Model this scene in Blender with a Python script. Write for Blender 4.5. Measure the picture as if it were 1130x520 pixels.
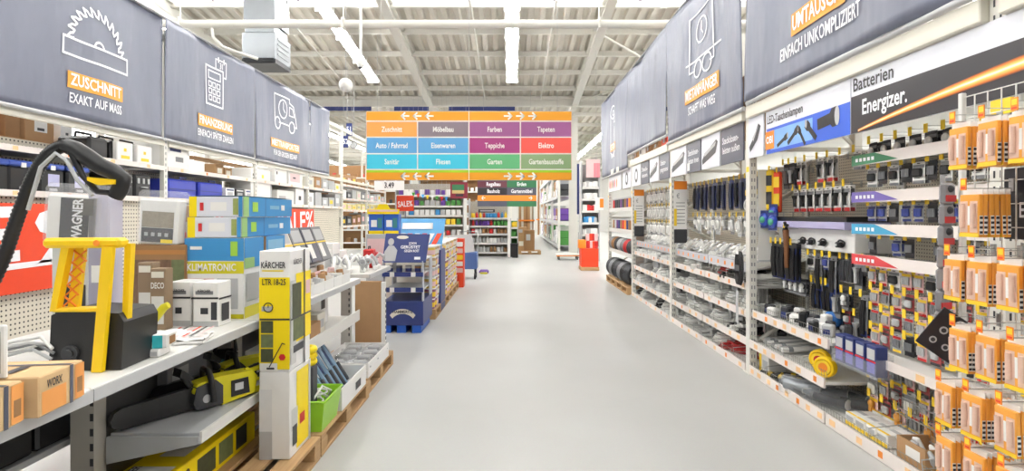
import bpy, bmesh, math, random
from mathutils import Vector, Matrix
PI = math.pi
RND = random.Random(11)
SC = bpy.context.scene
COL = SC.collection
for o in list(bpy.data.objects):
    bpy.data.objects.remove(o)

# ------------------------------------------------------------------ camera
FPX, CX, HY, EYE = 620.0, 565.0, 238.0, 1.55      # focal length in pixels, vanishing point, eye height
cam = bpy.data.cameras.new('camera')
cam.sensor_width = 36.0
cam.lens = 36.0 * FPX / 1130.0
cam.shift_y = -(260.0 - HY) / 1130.0
cam.clip_start = 0.05
cam.clip_end = 200
camo = bpy.data.objects.new('camera', cam)
COL.objects.link(camo)
camo.location = (0, 0, EYE)
camo.rotation_euler = (PI / 2, 0, 0)
SC.camera = camo

# ------------------------------------------------------------------ world, exposure
w = bpy.data.worlds.new('world')
SC.world = w
w.use_nodes = True
w.node_tree.nodes['Background'].inputs[0].default_value = (1.0, 1.0, 1.0, 1)
w.node_tree.nodes['Background'].inputs[1].default_value = 0.3
SC.view_settings.view_transform = 'Standard'
SC.view_settings.look = 'None'
SC.view_settings.gamma = 1.0
SC.view_settings.exposure = 0.0
SC.view_settings.use_curve_mapping = False
LAMP_STRENGTH = 46.0


# ------------------------------------------------------------------ helpers
def lin(c):
    return tuple(((x / 255.0) / 12.92 if x / 255.0 <= 0.04045 else ((x / 255.0 + 0.055) / 1.055) ** 2.4) for x in c)


MATS = {}


def pm(name, rgb, rough=0.5, var=0.05, scale=12.0, metal=0.0, bump=0.0, alpha=None, trans=0.0, emit=0.0, spec=0.5):
    """procedural material: base colour varied by noise, optional relief"""
    if name in MATS:
        return MATS[name]
    m = bpy.data.materials.new(name)
    m.use_nodes = True
    nt = m.node_tree
    b = nt.nodes['Principled BSDF']
    c = lin(rgb)
    tc = nt.nodes.new('ShaderNodeTexCoord')
    nz = nt.nodes.new('ShaderNodeTexNoise')
    nz.inputs['Scale'].default_value = scale
    nz.inputs['Detail'].default_value = 3
    nt.links.new(tc.outputs['Object'], nz.inputs['Vector'])
    mx = nt.nodes.new('ShaderNodeMix')
    mx.data_type = 'RGBA'
    mx.inputs[6].default_value = tuple(x * (1 - var) for x in c) + (1,)
    mx.inputs[7].default_value = tuple(min(1, x * (1 + var)) for x in c) + (1,)
    nt.links.new(nz.outputs['Fac'], mx.inputs[0])
    nt.links.new(mx.outputs[2], b.inputs['Base Color'])
    b.inputs['Roughness'].default_value = rough
    b.inputs['Metallic'].default_value = metal
    b.inputs['Specular IOR Level'].default_value = spec
    if alpha is not None:
        b.inputs['Alpha'].default_value = alpha
    if trans:
        b.inputs['Transmission Weight'].default_value = trans
    if bump:
        bp = nt.nodes.new('ShaderNodeBump')
        bp.inputs['Strength'].default_value = bump
        nt.links.new(nz.outputs['Fac'], bp.inputs['Height'])
        nt.links.new(bp.outputs[0], b.inputs['Normal'])
    if emit:
        b.inputs['Emission Color'].default_value = c + (1,)
        b.inputs['Emission Strength'].default_value = emit
    MATS[name] = m
    return m


def peg_mat(name, rgb, pitch=0.025, axis='x'):
    """perforated board: rows of small dark holes"""
    m = bpy.data.materials.new(name)
    m.use_nodes = True
    nt = m.node_tree
    b = nt.nodes['Principled BSDF']
    tc = nt.nodes.new('ShaderNodeTexCoord')
    mp = nt.nodes.new('ShaderNodeVectorMath'); mp.operation = 'MULTIPLY'
    mp.inputs[1].default_value = (1 / pitch, 0, 1 / pitch) if axis == 'x' else (0, 1 / pitch, 1 / pitch)
    fr = nt.nodes.new('ShaderNodeVectorMath'); fr.operation = 'FRACTION'
    sb = nt.nodes.new('ShaderNodeVectorMath'); sb.operation = 'SUBTRACT'
    sb.inputs[1].default_value = (0.5, 0, 0.5) if axis == 'x' else (0, 0.5, 0.5)
    ln = nt.nodes.new('ShaderNodeVectorMath'); ln.operation = 'LENGTH'
    lt = nt.nodes.new('ShaderNodeMath'); lt.operation = 'LESS_THAN'; lt.inputs[1].default_value = 0.2
    mx = nt.nodes.new('ShaderNodeMix'); mx.data_type = 'RGBA'
    mx.inputs[6].default_value = lin(rgb) + (1,)
    mx.inputs[7].default_value = lin((60, 54, 46)) + (1,)
    nt.links.new(tc.outputs['Object'], mp.inputs[0])
    nt.links.new(mp.outputs[0], fr.inputs[0])
    nt.links.new(fr.outputs[0], sb.inputs[0])
    nt.links.new(sb.outputs[0], ln.inputs[0])
    nt.links.new(ln.outputs['Value'], lt.inputs[0])
    nt.links.new(lt.outputs[0], mx.inputs[0])
    nt.links.new(mx.outputs[2], b.inputs['Base Color'])
    b.inputs['Roughness'].default_value = 0.5
    MATS[name] = m
    return m


def wood_mat(name, a, b_, scale=6.0):
    m = bpy.data.materials.new(name)
    m.use_nodes = True
    nt = m.node_tree
    b = nt.nodes['Principled BSDF']
    tc = nt.nodes.new('ShaderNodeTexCoord')
    wv = nt.nodes.new('ShaderNodeTexNoise')
    mp = nt.nodes.new('ShaderNodeMapping')
    mp.inputs['Scale'].default_value = (1.5, 40, 40)
    wv.inputs['Scale'].default_value = scale * .3
    wv.inputs['Detail'].default_value = 5
    mx = nt.nodes.new('ShaderNodeMix'); mx.data_type = 'RGBA'
    mx.inputs[6].default_value = lin(a) + (1,)
    mx.inputs[7].default_value = lin(b_) + (1,)
    nt.links.new(tc.outputs['Object'], mp.inputs[0])
    nt.links.new(mp.outputs[0], wv.inputs['Vector'])
    nt.links.new(wv.outputs['Fac'], mx.inputs[0])
    nt.links.new(mx.outputs[2], b.inputs['Base Color'])
    b.inputs['Roughness'].default_value = 0.75
    MATS[name] = m
    return m


def cut(p, d):
    return p


class MB:
    """collects faces into one mesh"""
    def __init__(s):
        s.v, s.f, s.m, s.s = [], [], [], []

    def face(s, pts, m=0, sm=False):
        n = len(s.v)
        s.v += [tuple(p) for p in pts]
        s.f.append(tuple(range(n, n + len(pts))))
        s.m.append(m); s.s.append(sm)
        return s

    def raw(s, vs, fs, m=0, sm=False):
        n = len(s.v)
        s.v += [tuple(p) for p in vs]
        for f in fs:
            s.f.append(tuple(i + n for i in f)); s.m.append(m); s.s.append(sm)
        return s

    def box(s, x0, x1, y0, y1, z0, z1, m=0):
        vs = [(x0, y0, z0), (x1, y0, z0), (x1, y1, z0), (x0, y1, z0), (x0, y0, z1), (x1, y0, z1), (x1, y1, z1), (x0, y1, z1)]
        return s.raw(vs, [(3, 2, 1, 0), (4, 5, 6, 7), (0, 1, 5, 4), (1, 2, 6, 5), (2, 3, 7, 6), (3, 0, 4, 7)], m)

    def cbox(s, x0, x1, y0, y1, z0, z1, c=0.004, m=0):
        """box with chamfered edges"""
        c = min(c, (x1 - x0) * .45, (y1 - y0) * .45, (z1 - z0) * .45)
        P = {}
        vs = []
        for ix, (X, dx) in enumerate(((x0, c), (x1, -c))):
            for iy, (Y, dy) in enumerate(((y0, c), (y1, -c))):
                for iz, (Z, dz) in enumerate(((z0, c), (z1, -c))):
                    P[ix, iy, iz, 0] = len(vs); vs.append((X, Y + dy, Z + dz))
                    P[ix, iy, iz, 1] = len(vs); vs.append((X + dx, Y, Z + dz))
                    P[ix, iy, iz, 2] = len(vs); vs.append((X + dx, Y + dy, Z))
        fs = []

        def add(ids, out):
            a, b, d = (Vector(vs[i]) for i in ids[:3])
            if (b - a).cross(d - a).dot(Vector(out)) < 0:
                ids = ids[::-1]
            fs.append(tuple(ids))
        for a in (0, 1):
            sg = 2 * a - 1
            add([P[a, 0, 0, 0], P[a, 1, 0, 0], P[a, 1, 1, 0], P[a, 0, 1, 0]], (sg, 0, 0))
            add([P[0, a, 0, 1], P[1, a, 0, 1], P[1, a, 1, 1], P[0, a, 1, 1]], (0, sg, 0))
            add([P[0, 0, a, 2], P[1, 0, a, 2], P[1, 1, a, 2], P[0, 1, a, 2]], (0, 0, sg))
            for b in (0, 1):
                sb = 2 * b - 1
                add([P[a, b, 0, 0], P[a, b, 1, 0], P[a, b, 1, 1], P[a, b, 0, 1]], (sg, sb, 0))
                add([P[a, 0, b, 0], P[a, 1, b, 0], P[a, 1, b, 2], P[a, 0, b, 2]], (sg, 0, sb))
                add([P[0, a, b, 1], P[1, a, b, 1], P[1, a, b, 2], P[0, a, b, 2]], (0, sg, sb))
                for d in (0, 1):
                    add([P[a, b, d, 0], P[a, b, d, 1], P[a, b, d, 2]], (sg, sb, 2 * d - 1))
        return s.raw(vs, fs, m)

    def cyl(s, p0, p1, r, n=8, m=0, r1=None, caps=True, sm=True):
        p0, p1 = Vector(p0), Vector(p1)
        r1 = r if r1 is None else r1
        d = (p1 - p0).normalized()
        a = d.orthogonal().normalized(); b = d.cross(a)
        vs = []
        for p, q in ((p0, r), (p1, r1)):
            for i in range(n):
                t = 2 * PI * i / n
                vs.append(p + a * (q * math.cos(t)) + b * (q * math.sin(t)))
        s.raw(vs, [(i, (i + 1) % n, n + (i + 1) % n, n + i) for i in range(n)], m, sm)
        if caps:
            s.face([vs[n - 1 - i] for i in range(n)], m)
            s.face([vs[n + i] for i in range(n)], m)
        return s

    def tube(s, pts, r, n=6, m=0, closed=False, caps=True):
        pts = [Vector(p) for p in pts]
        L = len(pts)
        rs = r if isinstance(r, (list, tuple)) else [r] * L
        vs = []
        a = None
        for i, p in enumerate(pts):
            if closed:
                d = pts[(i + 1) % L] - pts[i - 1]
            else:
                d = pts[min(i + 1, L - 1)] - pts[max(i - 1, 0)]
            d.normalize()
            a = d.orthogonal() if a is None else a - d * a.dot(d)
            if a.length < 1e-6:
                a = d.orthogonal()
            a.normalize()
            b = d.cross(a)
            for k in range(n):
                t = 2 * PI * k / n
                vs.append(p + a * (rs[i] * math.cos(t)) + b * (rs[i] * math.sin(t)))
        fs = []
        for i in range(L if closed else L - 1):
            j = (i + 1) % L
            for k in range(n):
                fs.append((i * n + k, i * n + (k + 1) % n, j * n + (k + 1) % n, j * n + k))
        s.raw(vs, fs, m, True)
        if caps and not closed:
            s.face([vs[n - 1 - k] for k in range(n)], m)
            s.face([vs[(L - 1) * n + k] for k in range(n)], m)
        return s

    def prism(s, poly, y0, y1, m=0):
        """polygon in x,z extruded along y (counter-clockwise seen from the front, -y)"""
        n = len(poly)
        ar = sum(poly[i][0] * poly[(i + 1) % n][1] - poly[(i + 1) % n][0] * poly[i][1] for i in range(n))
        if ar < 0:
            poly = poly[::-1]
        vs = [(x, y0, z) for x, z in poly] + [(x, y1, z) for x, z in poly]
        fs = [tuple(range(n)), tuple(range(2 * n - 1, n - 1, -1))]
        fs += [(i, i + n, (i + 1) % n + n, (i + 1) % n) for i in range(n)]
        return s.raw(vs, fs, m)

    def lathe(s, prof, c=(0, 0, 0), n=16, m=0):
        vs = []
        for r, z in prof:
            for k in range(n):
                t = 2 * PI * k / n
                vs.append((c[0] + r * math.cos(t), c[1] + r * math.sin(t), c[2] + z))
        fs = []
        for i in range(len(prof) - 1):
            for k in range(n):
                fs.append((i * n + k, i * n + (k + 1) % n, (i + 1) * n + (k + 1) % n, (i + 1) * n + k))
        return s.raw(vs, fs, m, True)

    def ball(s, c, r, n=12, m=0, sc=(1, 1, 1)):
        prof = [(math.sin(PI * i / (n // 2 + 2)) * r, -math.cos(PI * i / (n // 2 + 2)) * r) for i in range(n // 2 + 3)]
        k = len(s.v)
        s.lathe(prof, (0, 0, 0), n, m)
        for i in range(k, len(s.v)):
            v = s.v[i]
            s.v[i] = (c[0] + v[0] * sc[0], c[1] + v[1] * sc[1], c[2] + v[2] * sc[2])
        return s

    def torus(s, c, R, r, axis='z', n=16, k=6, m=0, sc=1.0):
        pts = []
        for i in range(n):
            t = 2 * PI * i / n
            u, v = R * math.cos(t), R * math.sin(t) * sc
            pts.append({'z': (c[0] + u, c[1] + v, c[2]), 'y': (c[0] + u, c[1], c[2] + v), 'x': (c[0], c[1] + u, c[2] + v)}[axis])
        return s.tube(pts, r, k, m, closed=True)

    def xf(s, M, start=0):
        for i in range(start, len(s.v)):
            s.v[i] = tuple(M @ Vector(s.v[i]))
        return s

    def mesh(s, name, mats):
        me = bpy.data.meshes.new(name)
        me.from_pydata(s.v, [], s.f)
        for m in (mats if isinstance(mats, (list, tuple)) else [mats]):
            me.materials.append(m)
        me.polygons.foreach_set('material_index', s.m)
        me.polygons.foreach_set('use_smooth', s.s)
        me.update()
        return me

    def build(s, name, mats, parent=None, loc=(0, 0, 0), rz=0.0):
        return link(name, s.mesh(name, mats), parent, loc, rz)


def link(name, me, parent=None, loc=(0, 0, 0), rz=0.0):
    o = bpy.data.objects.new(name, me)
    COL.objects.link(o)
    o.location = loc
    o.rotation_euler = (0, 0, rz) if not isinstance(rz, (tuple, list)) else rz
    if parent:
        o.parent = parent
    return o


def tag(o, label, cat, group=None):
    o['label'] = label
    o['category'] = cat
    if group:
        o['group'] = group
    return o


def thing(name, label, cat, loc=(0, 0, 0), rz=0.0, group=None):
    return tag(link(name, None, None, loc, rz), label, cat, group)


def struct(o):
    o['kind'] = 'structure'
    return o


def copy_tree(o, loc, rz=None, parent=None):
    c = o.copy(); COL.objects.link(c)
    c.location = loc
    if rz is not None:
        c.rotation_euler = (0, 0, rz) if not isinstance(rz, (tuple, list)) else rz
    if parent is not None:
        c.parent = parent
    for ch in o.children:
        d = ch.copy(); COL.objects.link(d); d.parent = c
        for g in ch.children:
            e = g.copy(); COL.objects.link(e); e.parent = d
    return c


_TX = {}


def text_geo(body, size=1.0, sx=0.75, bold=0.0, align='CENTER', res=2):
    key = (body, size, sx, bold, align)
    if key in _TX:
        return _TX[key]
    cu = bpy.data.curves.new('t', 'FONT')
    cu.body = body; cu.size = size; cu.offset = bold * size
    cu.align_x = align; cu.align_y = 'CENTER'
    cu.resolution_u = res; cu.fill_mode = 'FRONT' if hasattr(cu, 'fill_mode') else cu.fill_mode
    ob = bpy.data.objects.new('t', cu)
    me = bpy.data.meshes.new_from_object(ob)
    vs = [(v.co.x * sx, v.co.y) for v in me.vertices]
    fs = [tuple(p.vertices) for p in me.polygons]
    bpy.data.objects.remove(ob); bpy.data.curves.remove(cu); bpy.data.meshes.remove(me)
    # make every face wind counter-clockwise
    out = []
    for f in fs:
        a = sum(vs[f[i]][0] * vs[f[(i + 1) % len(f)]][1] - vs[f[(i + 1) % len(f)]][0] * vs[f[i]][1] for i in range(len(f)))
        out.append(f if a > 0 else f[::-1])
    _TX[key] = (vs, out)
    return _TX[key]


def FP(face, u, v, n, d):
    """point on a box face: d = (x0,x1,y0,y1,z0,z1); u to the reader's right, v up, in metres from the face's lower left; n = out"""
    x0, x1, y0, y1, z0, z1 = d
    if face == 'front':
        return (x0 + u, y0 - n, z0 + v)
    if face == 'right':
        return (x1 + n, y0 + u, z0 + v)
    if face == 'left':
        return (x0 - n, y1 - u, z0 + v)
    if face == 'back':
        return (x1 - u, y1 + n, z0 + v)
    return (x0 + u, y0 + v, z1 + n)


def FS(face, d):
    x0, x1, y0, y1, z0, z1 = d
    return {'front': (x1 - x0, z1 - z0), 'back': (x1 - x0, z1 - z0), 'right': (y1 - y0, z1 - z0), 'left': (y1 - y0, z1 - z0), 'top': (x1 - x0, y1 - y0)}[face]


def put_text(mb, body, face, u, v, size, d, m=0, sx=0.75, bold=0.0, n=0.003, rot=0.0, align='CENTER', disp=None, slant=0.0, fit=None):
    vs, fs = text_geo(body, size, sx, bold, align)
    if fit:
        k = fit / (max(p[0] for p in vs) - min(p[0] for p in vs))
        vs = [(x * k, y) for x, y in vs]
    ca, sa = math.cos(rot), math.sin(rot)
    pts = []
    for x, y in vs:
        x += slant * y
        X, Y = u + x * ca - y * sa, v + x * sa + y * ca
        nn = n + (disp(X, Y) if disp else 0)
        pts.append(FP(face, X, Y, nn, d))
    mb.raw(pts, fs, m)


def put_rect(mb, face, u0, u1, v0, v1, d, m=0, n=0.0015):
    mb.face([FP(face, a, b, n, d) for a, b in ((u0, v0), (u1, v0), (u1, v1), (u0, v1))], m)


def put_poly(mb, face, pts, d, m=0, n=0.002):
    k = len(pts)
    if sum(pts[i][0] * pts[(i + 1) % k][1] - pts[(i + 1) % k][0] * pts[i][1] for i in range(k)) < 0:
        pts = pts[::-1]
    mb.face([FP(face, a, b, n, d) for a, b in pts], m)


def stroke(pts, wd, closed=False):
    """flat outline of a line of width wd: list of quads in 2-D"""
    q = []
    L = len(pts)
    for i in range(L if closed else L - 1):
        a, b = Vector(pts[i]), Vector(pts[(i + 1) % L])
        d = (b - a)
        if d.length < 1e-9:
            continue
        d.normalize()
        p = Vector((-d.y, d.x)) * wd / 2
        e = d * wd * .35
        q.append([tuple(a - p - e), tuple(b - p + e), tuple(b + p + e), tuple(a + p - e)])
    return q


def circ(cx, cy, r, n=20, sy=1.0, a0=0, a1=2 * PI):
    return [(cx + r * math.cos(a0 + (a1 - a0) * i / n), cy + r * sy * math.sin(a0 + (a1 - a0) * i / n)) for i in range(n + (a1 - a0 < 2 * PI - 1e-6))]


def WX(px, Y):
    return (px - CX) * Y / FPX


def WZ(py, Y):
    return EYE - (py - HY) * Y / FPX


ORD = ['first', 'second', 'third', 'fourth', 'fifth', 'sixth', 'seventh', 'eighth', 'ninth', 'tenth', 'eleventh', 'twelfth',
       'thirteenth', 'fourteenth', 'fifteenth', 'sixteenth', 'seventeenth', 'eighteenth', 'nineteenth', 'twentieth']
RL, RR = PI / 2, -PI / 2          # a thing on the left faces +x, one on the right faces -x

# common materials
M_white = pm('white_paint', (232, 231, 226), .45, .02)
M_cream = pm('cream_paint', (226, 222, 208), .45, .03)
M_shelf = pm('shelf_enamel', (224, 223, 218), .4, .03)
M_paper = pm('white_paper', (240, 239, 236), .6, .02)
M_black = pm('black_plastic', (24, 24, 26), .4, .1)
M_dark = pm('dark_grey_plastic', (52, 53, 57), .45, .08)
M_grey = pm('mid_grey', (128, 129, 132), .5, .05)
M_lgrey = pm('light_grey', (186, 187, 188), .5, .04)
M_kraft = pm('kraft_cardboard', (176, 138, 98), .8, .08)
M_kraft2 = pm('brown_cardboard', (150, 112, 74), .8, .1)
M_yellow = pm('warm_yellow', (247, 205, 16), .4, .03)
M_kyel = pm('box_yellow', (250, 222, 0), .45, .02)
M_orange = pm('tag_orange', (240, 140, 40), .5, .04)
M_ored = pm('orange_red', (226, 68, 30), .5, .03)
M_red = pm('red', (196, 36, 36), .45, .05)
M_blue = pm('carton_blue', (58, 140, 198), .45, .04)
M_navy = pm('navy', (38, 52, 112), .45, .06)
M_green = pm('green', (70, 140, 60), .5, .06)
M_chrome = pm('zinc_wire', (176, 176, 174), .35, .05, metal=.6)
M_steel = pm('galvanised_steel', (158, 163, 168), .35, .08, 5, metal=.7)
M_pink = pm('pale_pink', (232, 196, 196), .5, .06)
M_tagy = pm('price_tag_yellow', (246, 208, 48), .5, .04)
M_clear = pm('clear_blister', (235, 238, 242), .08, .02, alpha=.13)
M_bag = pm('clear_bag', (244, 245, 248), .12, .04, 30, alpha=.16)
M_wood = wood_mat('pallet_wood', (204, 170, 124), (160, 122, 80))
M_peg = peg_mat('pegboard', (222, 214, 196))
M_pegl = peg_mat('pegboard_wide', (226, 219, 202), .05, 'y')
M_pegdk = peg_mat('pegboard_grey', (186, 180, 168))

# =================================================================== THE HALL
def floor_mat():
    m = bpy.data.materials.new('polished_floor')
    m.use_nodes = True
    nt = m.node_tree
    b = nt.nodes['Principled BSDF']
    tc = nt.nodes.new('ShaderNodeTexCoord')
    n1 = nt.nodes.new('ShaderNodeTexNoise'); n1.inputs['Scale'].default_value = .7; n1.inputs['Detail'].default_value = 6
    n2 = nt.nodes.new('ShaderNodeTexNoise'); n2.inputs['Scale'].default_value = 90; n2.inputs['Detail'].default_value = 2
    cr = nt.nodes.new('ShaderNodeValToRGB')
    cr.color_ramp.elements[0].position = .3; cr.color_ramp.elements[0].color = lin((186, 187, 185)) + (1,)
    cr.color_ramp.elements[1].position = .7; cr.color_ramp.elements[1].color = lin((197, 198, 196)) + (1,)
    mx = nt.nodes.new('ShaderNodeMix'); mx.data_type = 'RGBA'; mx.blend_type = 'MULTIPLY'; mx.inputs[0].default_value = .12
    nt.links.new(tc.outputs['Object'], n1.inputs['Vector']); nt.links.new(tc.outputs['Object'], n2.inputs['Vector'])
    nt.links.new(n1.outputs['Fac'], cr.inputs[0]); nt.links.new(cr.outputs[0], mx.inputs[6]); nt.links.new(n2.outputs['Color'], mx.inputs[7])
    nt.links.new(mx.outputs[2], b.inputs['Base Color'])
    rr = nt.nodes.new('ShaderNodeMapRange'); rr.inputs[3].default_value = .34; rr.inputs[4].default_value = .5
    nt.links.new(n1.outputs['Fac'], rr.inputs[0]); nt.links.new(rr.outputs[0], b.inputs['Roughness'])
    b.inputs['Specular IOR Level'].default_value = .4
    return m


struct(MB().box(-17, 17, -6, 54, -.1, 0).build('floor', floor_mat()))

M_deck = pm('roof_deck', (214, 209, 198), .55, .03, 3)
M_steelw = pm('painted_steel', (222, 220, 212), .45, .03, 3)
ROOF = lambda Y: 8.05 - .116 * Y if Y < 20 else 5.73


def deck(mb, y0, y1):
    x = -17.0
    prof = []
    while x < 17:
        prof += [(x, 0), (x + .11, 0), (x + .15, .09), (x + .26, .09)]
        x += .30
    for i in range(len(prof) - 1):
        (xa, za), (xb, zb) = prof[i], prof[i + 1]
        mb.face([(xa, y1, ROOF(y1) + za), (xb, y1, ROOF(y1) + zb), (xb, y0, ROOF(y0) + zb), (xa, y0, ROOF(y0) + za)])


mb = MB()
for a, b in ((-6, 11.7), (13.25, 20), (20.001, 54)):
    deck(mb, a, b)
ceiling = struct(mb.build('ceiling', M_deck))
# rafters run with the slope, purlins across
for X in (-13.0, -7.95, -2.87, 2.2, 7.3, 12.4):
    mb = MB()
    for (a, b) in ((-6, 20), (20, 54)):
        za, zb = ROOF(a) if a != 20 else 5.73, ROOF(b) if b != 20 else 5.73
        for (x0, x1, t0, t1) in ((X - .11, X + .11, -.06, -.08), (X - .03, X + .03, -.08, -.36), (X - .11, X + .11, -.36, -.385)):
            mb.raw([(x0, a, za + t1), (x1, a, za + t1), (x1, b, zb + t1), (x0, b, zb + t1),
                    (x0, a, za + t0), (x1, a, za + t0), (x1, b, zb + t0), (x0, b, zb + t0)],
                   [(3, 2, 1, 0), (4, 5, 6, 7), (0, 1, 5, 4), (1, 2, 6, 5), (2, 3, 7, 6), (3, 0, 4, 7)])
    mb.build('rafter', M_steelw, ceiling)
y = 7.4
while y < 50:
    z = ROOF(y)
    MB().box(-17, 17, y - .05, y + .05, z - .14, z - .005).build('purlin', M_steelw, ceiling)
    y += 1.42 if y < 20 else 2.6
# thin sag rods between the purlins
for X in (-5.4, -.95, 1.0, 4.7, -10.4):
    MB().tube([(X, 6, ROOF(6) - .16), (X, 19.9, ROOF(19.9) - .16)], .022, 5).build('sag_rod', M_steelw, ceiling)
# wind bracing on the right
for (xa, ya, xb, yb) in ((2.3, 14.2, 7.2, 19.4), (7.2, 14.2, 2.3, 19.4)):
    MB().tube([(xa, ya, ROOF(ya) - .3), (xb, yb, ROOF(yb) - .3)], .03, 6).build('wind_brace', M_steelw, ceiling)
# daylight strip in the roof
M_day = pm('translucent_daylight_panel', (255, 255, 255), .5, .0, emit=2.2)
sky = MB()
for i in range(17):
    xa = -17 + i * 2
    sky.face([(xa + .04, 13.25, ROOF(13.25) + .06), (xa + 1.96, 13.25, ROOF(13.25) + .06), (xa + 1.96, 11.7, ROOF(11.7) + .06), (xa + .04, 11.7, ROOF(11.7) + .06)])
struct(sky.build('window_1', M_day))

# far and side walls
M_wall = pm('wall_panel', (218, 217, 212), .6, .03, 1.5)
struct(MB().box(-17, 17, 53.5, 53.7, 0, 6.2).build('wall_back', M_wall))
struct(MB().box(-17.2, -17, -6, 54, 0, 9).build('wall_left', M_wall))
struct(MB().box(17, 17.2, -6, 54, 0, 9).build('wall_right', M_wall))
# high strip windows in the left wall, seen above the rack
M_glow = pm('window_daylight', (250, 250, 252), .4, .0, emit=1.6)
for i, y0 in enumerate((9.5, 14.5, 19.5, 26, 33)):
    wn = struct(MB().box(-16.99, -16.95, y0, y0 + 4.0, 2.8, 5.2).build('window_%d' % (i + 2), M_glow))
    f = MB()
    for t in (0, 1.33, 2.66, 4.0):
        f.box(-16.96, -16.9, y0 + t - .04, y0 + t + .04, 2.75, 5.25)
    f.box(-16.96, -16.9, y0, y0 + 4, 2.74, 2.82).box(-16.96, -16.9, y0, y0 + 4, 5.18, 5.26)
    f.build('window_frame', M_white, wn)

# cross pipe under the roof, the eaves girder behind it
p = thing('ceiling_pipe', 'thick cream pipe running right across under the roof in front of the rafters', 'pipe', (0, 10, 0))
MB().cyl((-9, 0, 4.96), (9, 0, 4.96), .075, 14).build('pipe', M_steelw, p)
for X in (-5.9, -3.0, 1.55, 4.4):
    MB().box(X - .02, X + .02, -.09, .09, 4.87, 5.06).cyl((X, 0, 5.06), (X, 0, ROOF(10) - .1), .012, 6).build('pipe_hanger', M_steelw, p)
t = MB().tube([(-5.35, 0, 4.93), (-5.32, 0, 4.72), (-5.2, .1, 4.58), (-4.9, .3, 4.5), (-4.7, .4, 4.45)], .03, 8); t.build('branch_pipe', M_steelw, p)
g = thing('valley_girder', 'long pale steel girder across the hall where the roof slope ends', 'girder', (0, 19.7, 0))
MB().box(-17, 17, -.1, .1, 5.62, 5.72).box(-17, 17, -.03, .03, 5.42, 5.62).box(-17, 17, -.1, .1, 5.36, 5.42).build('beam', M_steelw, g)
for i, (a, b, m) in enumerate(((-7.2, -4.9, M_navy), (-4.1, -2.9, M_navy), (-2.2, .1, M_navy), (3.3, 3.9, M_white), (4.1, 5.4, M_navy))):
    MB().box(a, b, -.16, -.12, 5.2, 5.34).build('cable_tray', m, g)

# strip lights
M_tube = pm('lamp_tube', (255, 254, 252), .4, .0, emit=LAMP_STRENGTH)
M_house = pm('lamp_housing', (238, 238, 236), .35, .02)


def strip_light(X, ya, yb, label):
    t = thing('strip_light', label, 'light', (X, ya, 0), 0, 'strip lights under the roof')
    n = int(round((yb - ya) / 1.5))
    L = (yb - ya) / n
    za = lambda yy: ROOF(ya + yy) - .42
    hb = MB(); tb = MB()
    for k in range(n):
        a, b = k * L + .02, (k + 1) * L - .02
        z0, z1 = za(a), za(b)
        hb.raw([(-.16, a, z0), (.16, a, z0), (.16, b, z1), (-.16, b, z1), (-.07, a, z0 + .09), (.07, a, z0 + .09), (.07, b, z1 + .09), (-.07, b, z1 + .09)],
               [(3, 2, 1, 0), (4, 5, 6, 7), (0, 1, 5, 4), (1, 2, 6, 5), (2, 3, 7, 6), (3, 0, 4, 7)])
        for sx in (-.085, .085):
            tb.cyl((sx, a + .05, z0 - .03), (sx, b - .05, z1 - .03), .035, 6)
        hb.cyl((0, (a + b) / 2, (z0 + z1) / 2 + .08), (0, (a + b) / 2, ROOF(ya + (a + b) / 2)), .012, 5)
        hb.box(-.18, .18, b - .01, b + .03, z1 - .09, z1 + .02)
    hb.build('housing', M_house, t)
    tb.build('lamp_tube', M_tube, t)
    return t


for X, nm in ((-12.6, 'strip light nearest the far left wall, behind the grey banners'), (-8.4, 'strip light above the air heater at upper left'), (-4.2, 'slanting strip light to the left of the dome camera'),
              (0.0, 'bright strip light running away in the middle of the ceiling'), (4.2, 'strip light behind the grey banners on the right'), (8.4, 'strip light far out over the right racks'), (12.6, 'strip light nearest the right wall')):
    strip_light(X, -5.5, 17.0, nm)
for X, nm in ((-12.6, 'far strip light by the left wall beyond the valley girder'), (-8.4, 'distant strip light beyond the girder over the left racks'), (-3.9, 'far strip light just above the orange left half of the hanging sign'), (0.0, 'far strip light just above the middle of the hanging sign'), (4.2, 'distant strip light beyond the girder on the right'), (8.4, 'distant strip light over the far right racks'), (12.6, 'distant strip light by the right wall')):
    strip_light(X, 20.5, 50.0, nm)

# air heater
ah = thing('air_heater', 'boxy galvanised air heater hung under the roof at upper left', 'heater', (-4.95, 11.0, 4.62))
MB().cbox(-.34, .32, 0, .75, .0, .52, .01).build('casing', M_steel, ah)
MB().cbox(-.30, .28, .04, .7, .53, .68, .01).cbox(-.32, .3, .02, .72, .7, 1.3, .01).build('duct', M_steel, ah)
lv = MB()
for k in range(3):
    lv.box(-.30, .28, -.03, .0, -.06 + k * .03, -.045 + k * .03)
lv.box(-.34, .32, .0, .75, -.08, -.06).box(-.34, -.32, 0, .75, -.06, 0).box(.3, .32, 0, .75, -.06, 0)
lv.build('louvre', M_dark, ah)
sg = MB()
for k in range(4):
    sg.box(.321, .33, .1, .65, .1 + k * .1, .14 + k * .1)
sg.build('side_grille', M_steel, ah)
for sx in (-.3, .28):
    MB().cyl((sx, .1, 1.3), (sx, .1, ROOF(11) - 4.7), .012, 5).cyl((sx, .65, 1.3), (sx, .65, ROOF(11) - 4.72), .012, 5).build('hanger_rod', M_dark, ah)

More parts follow.
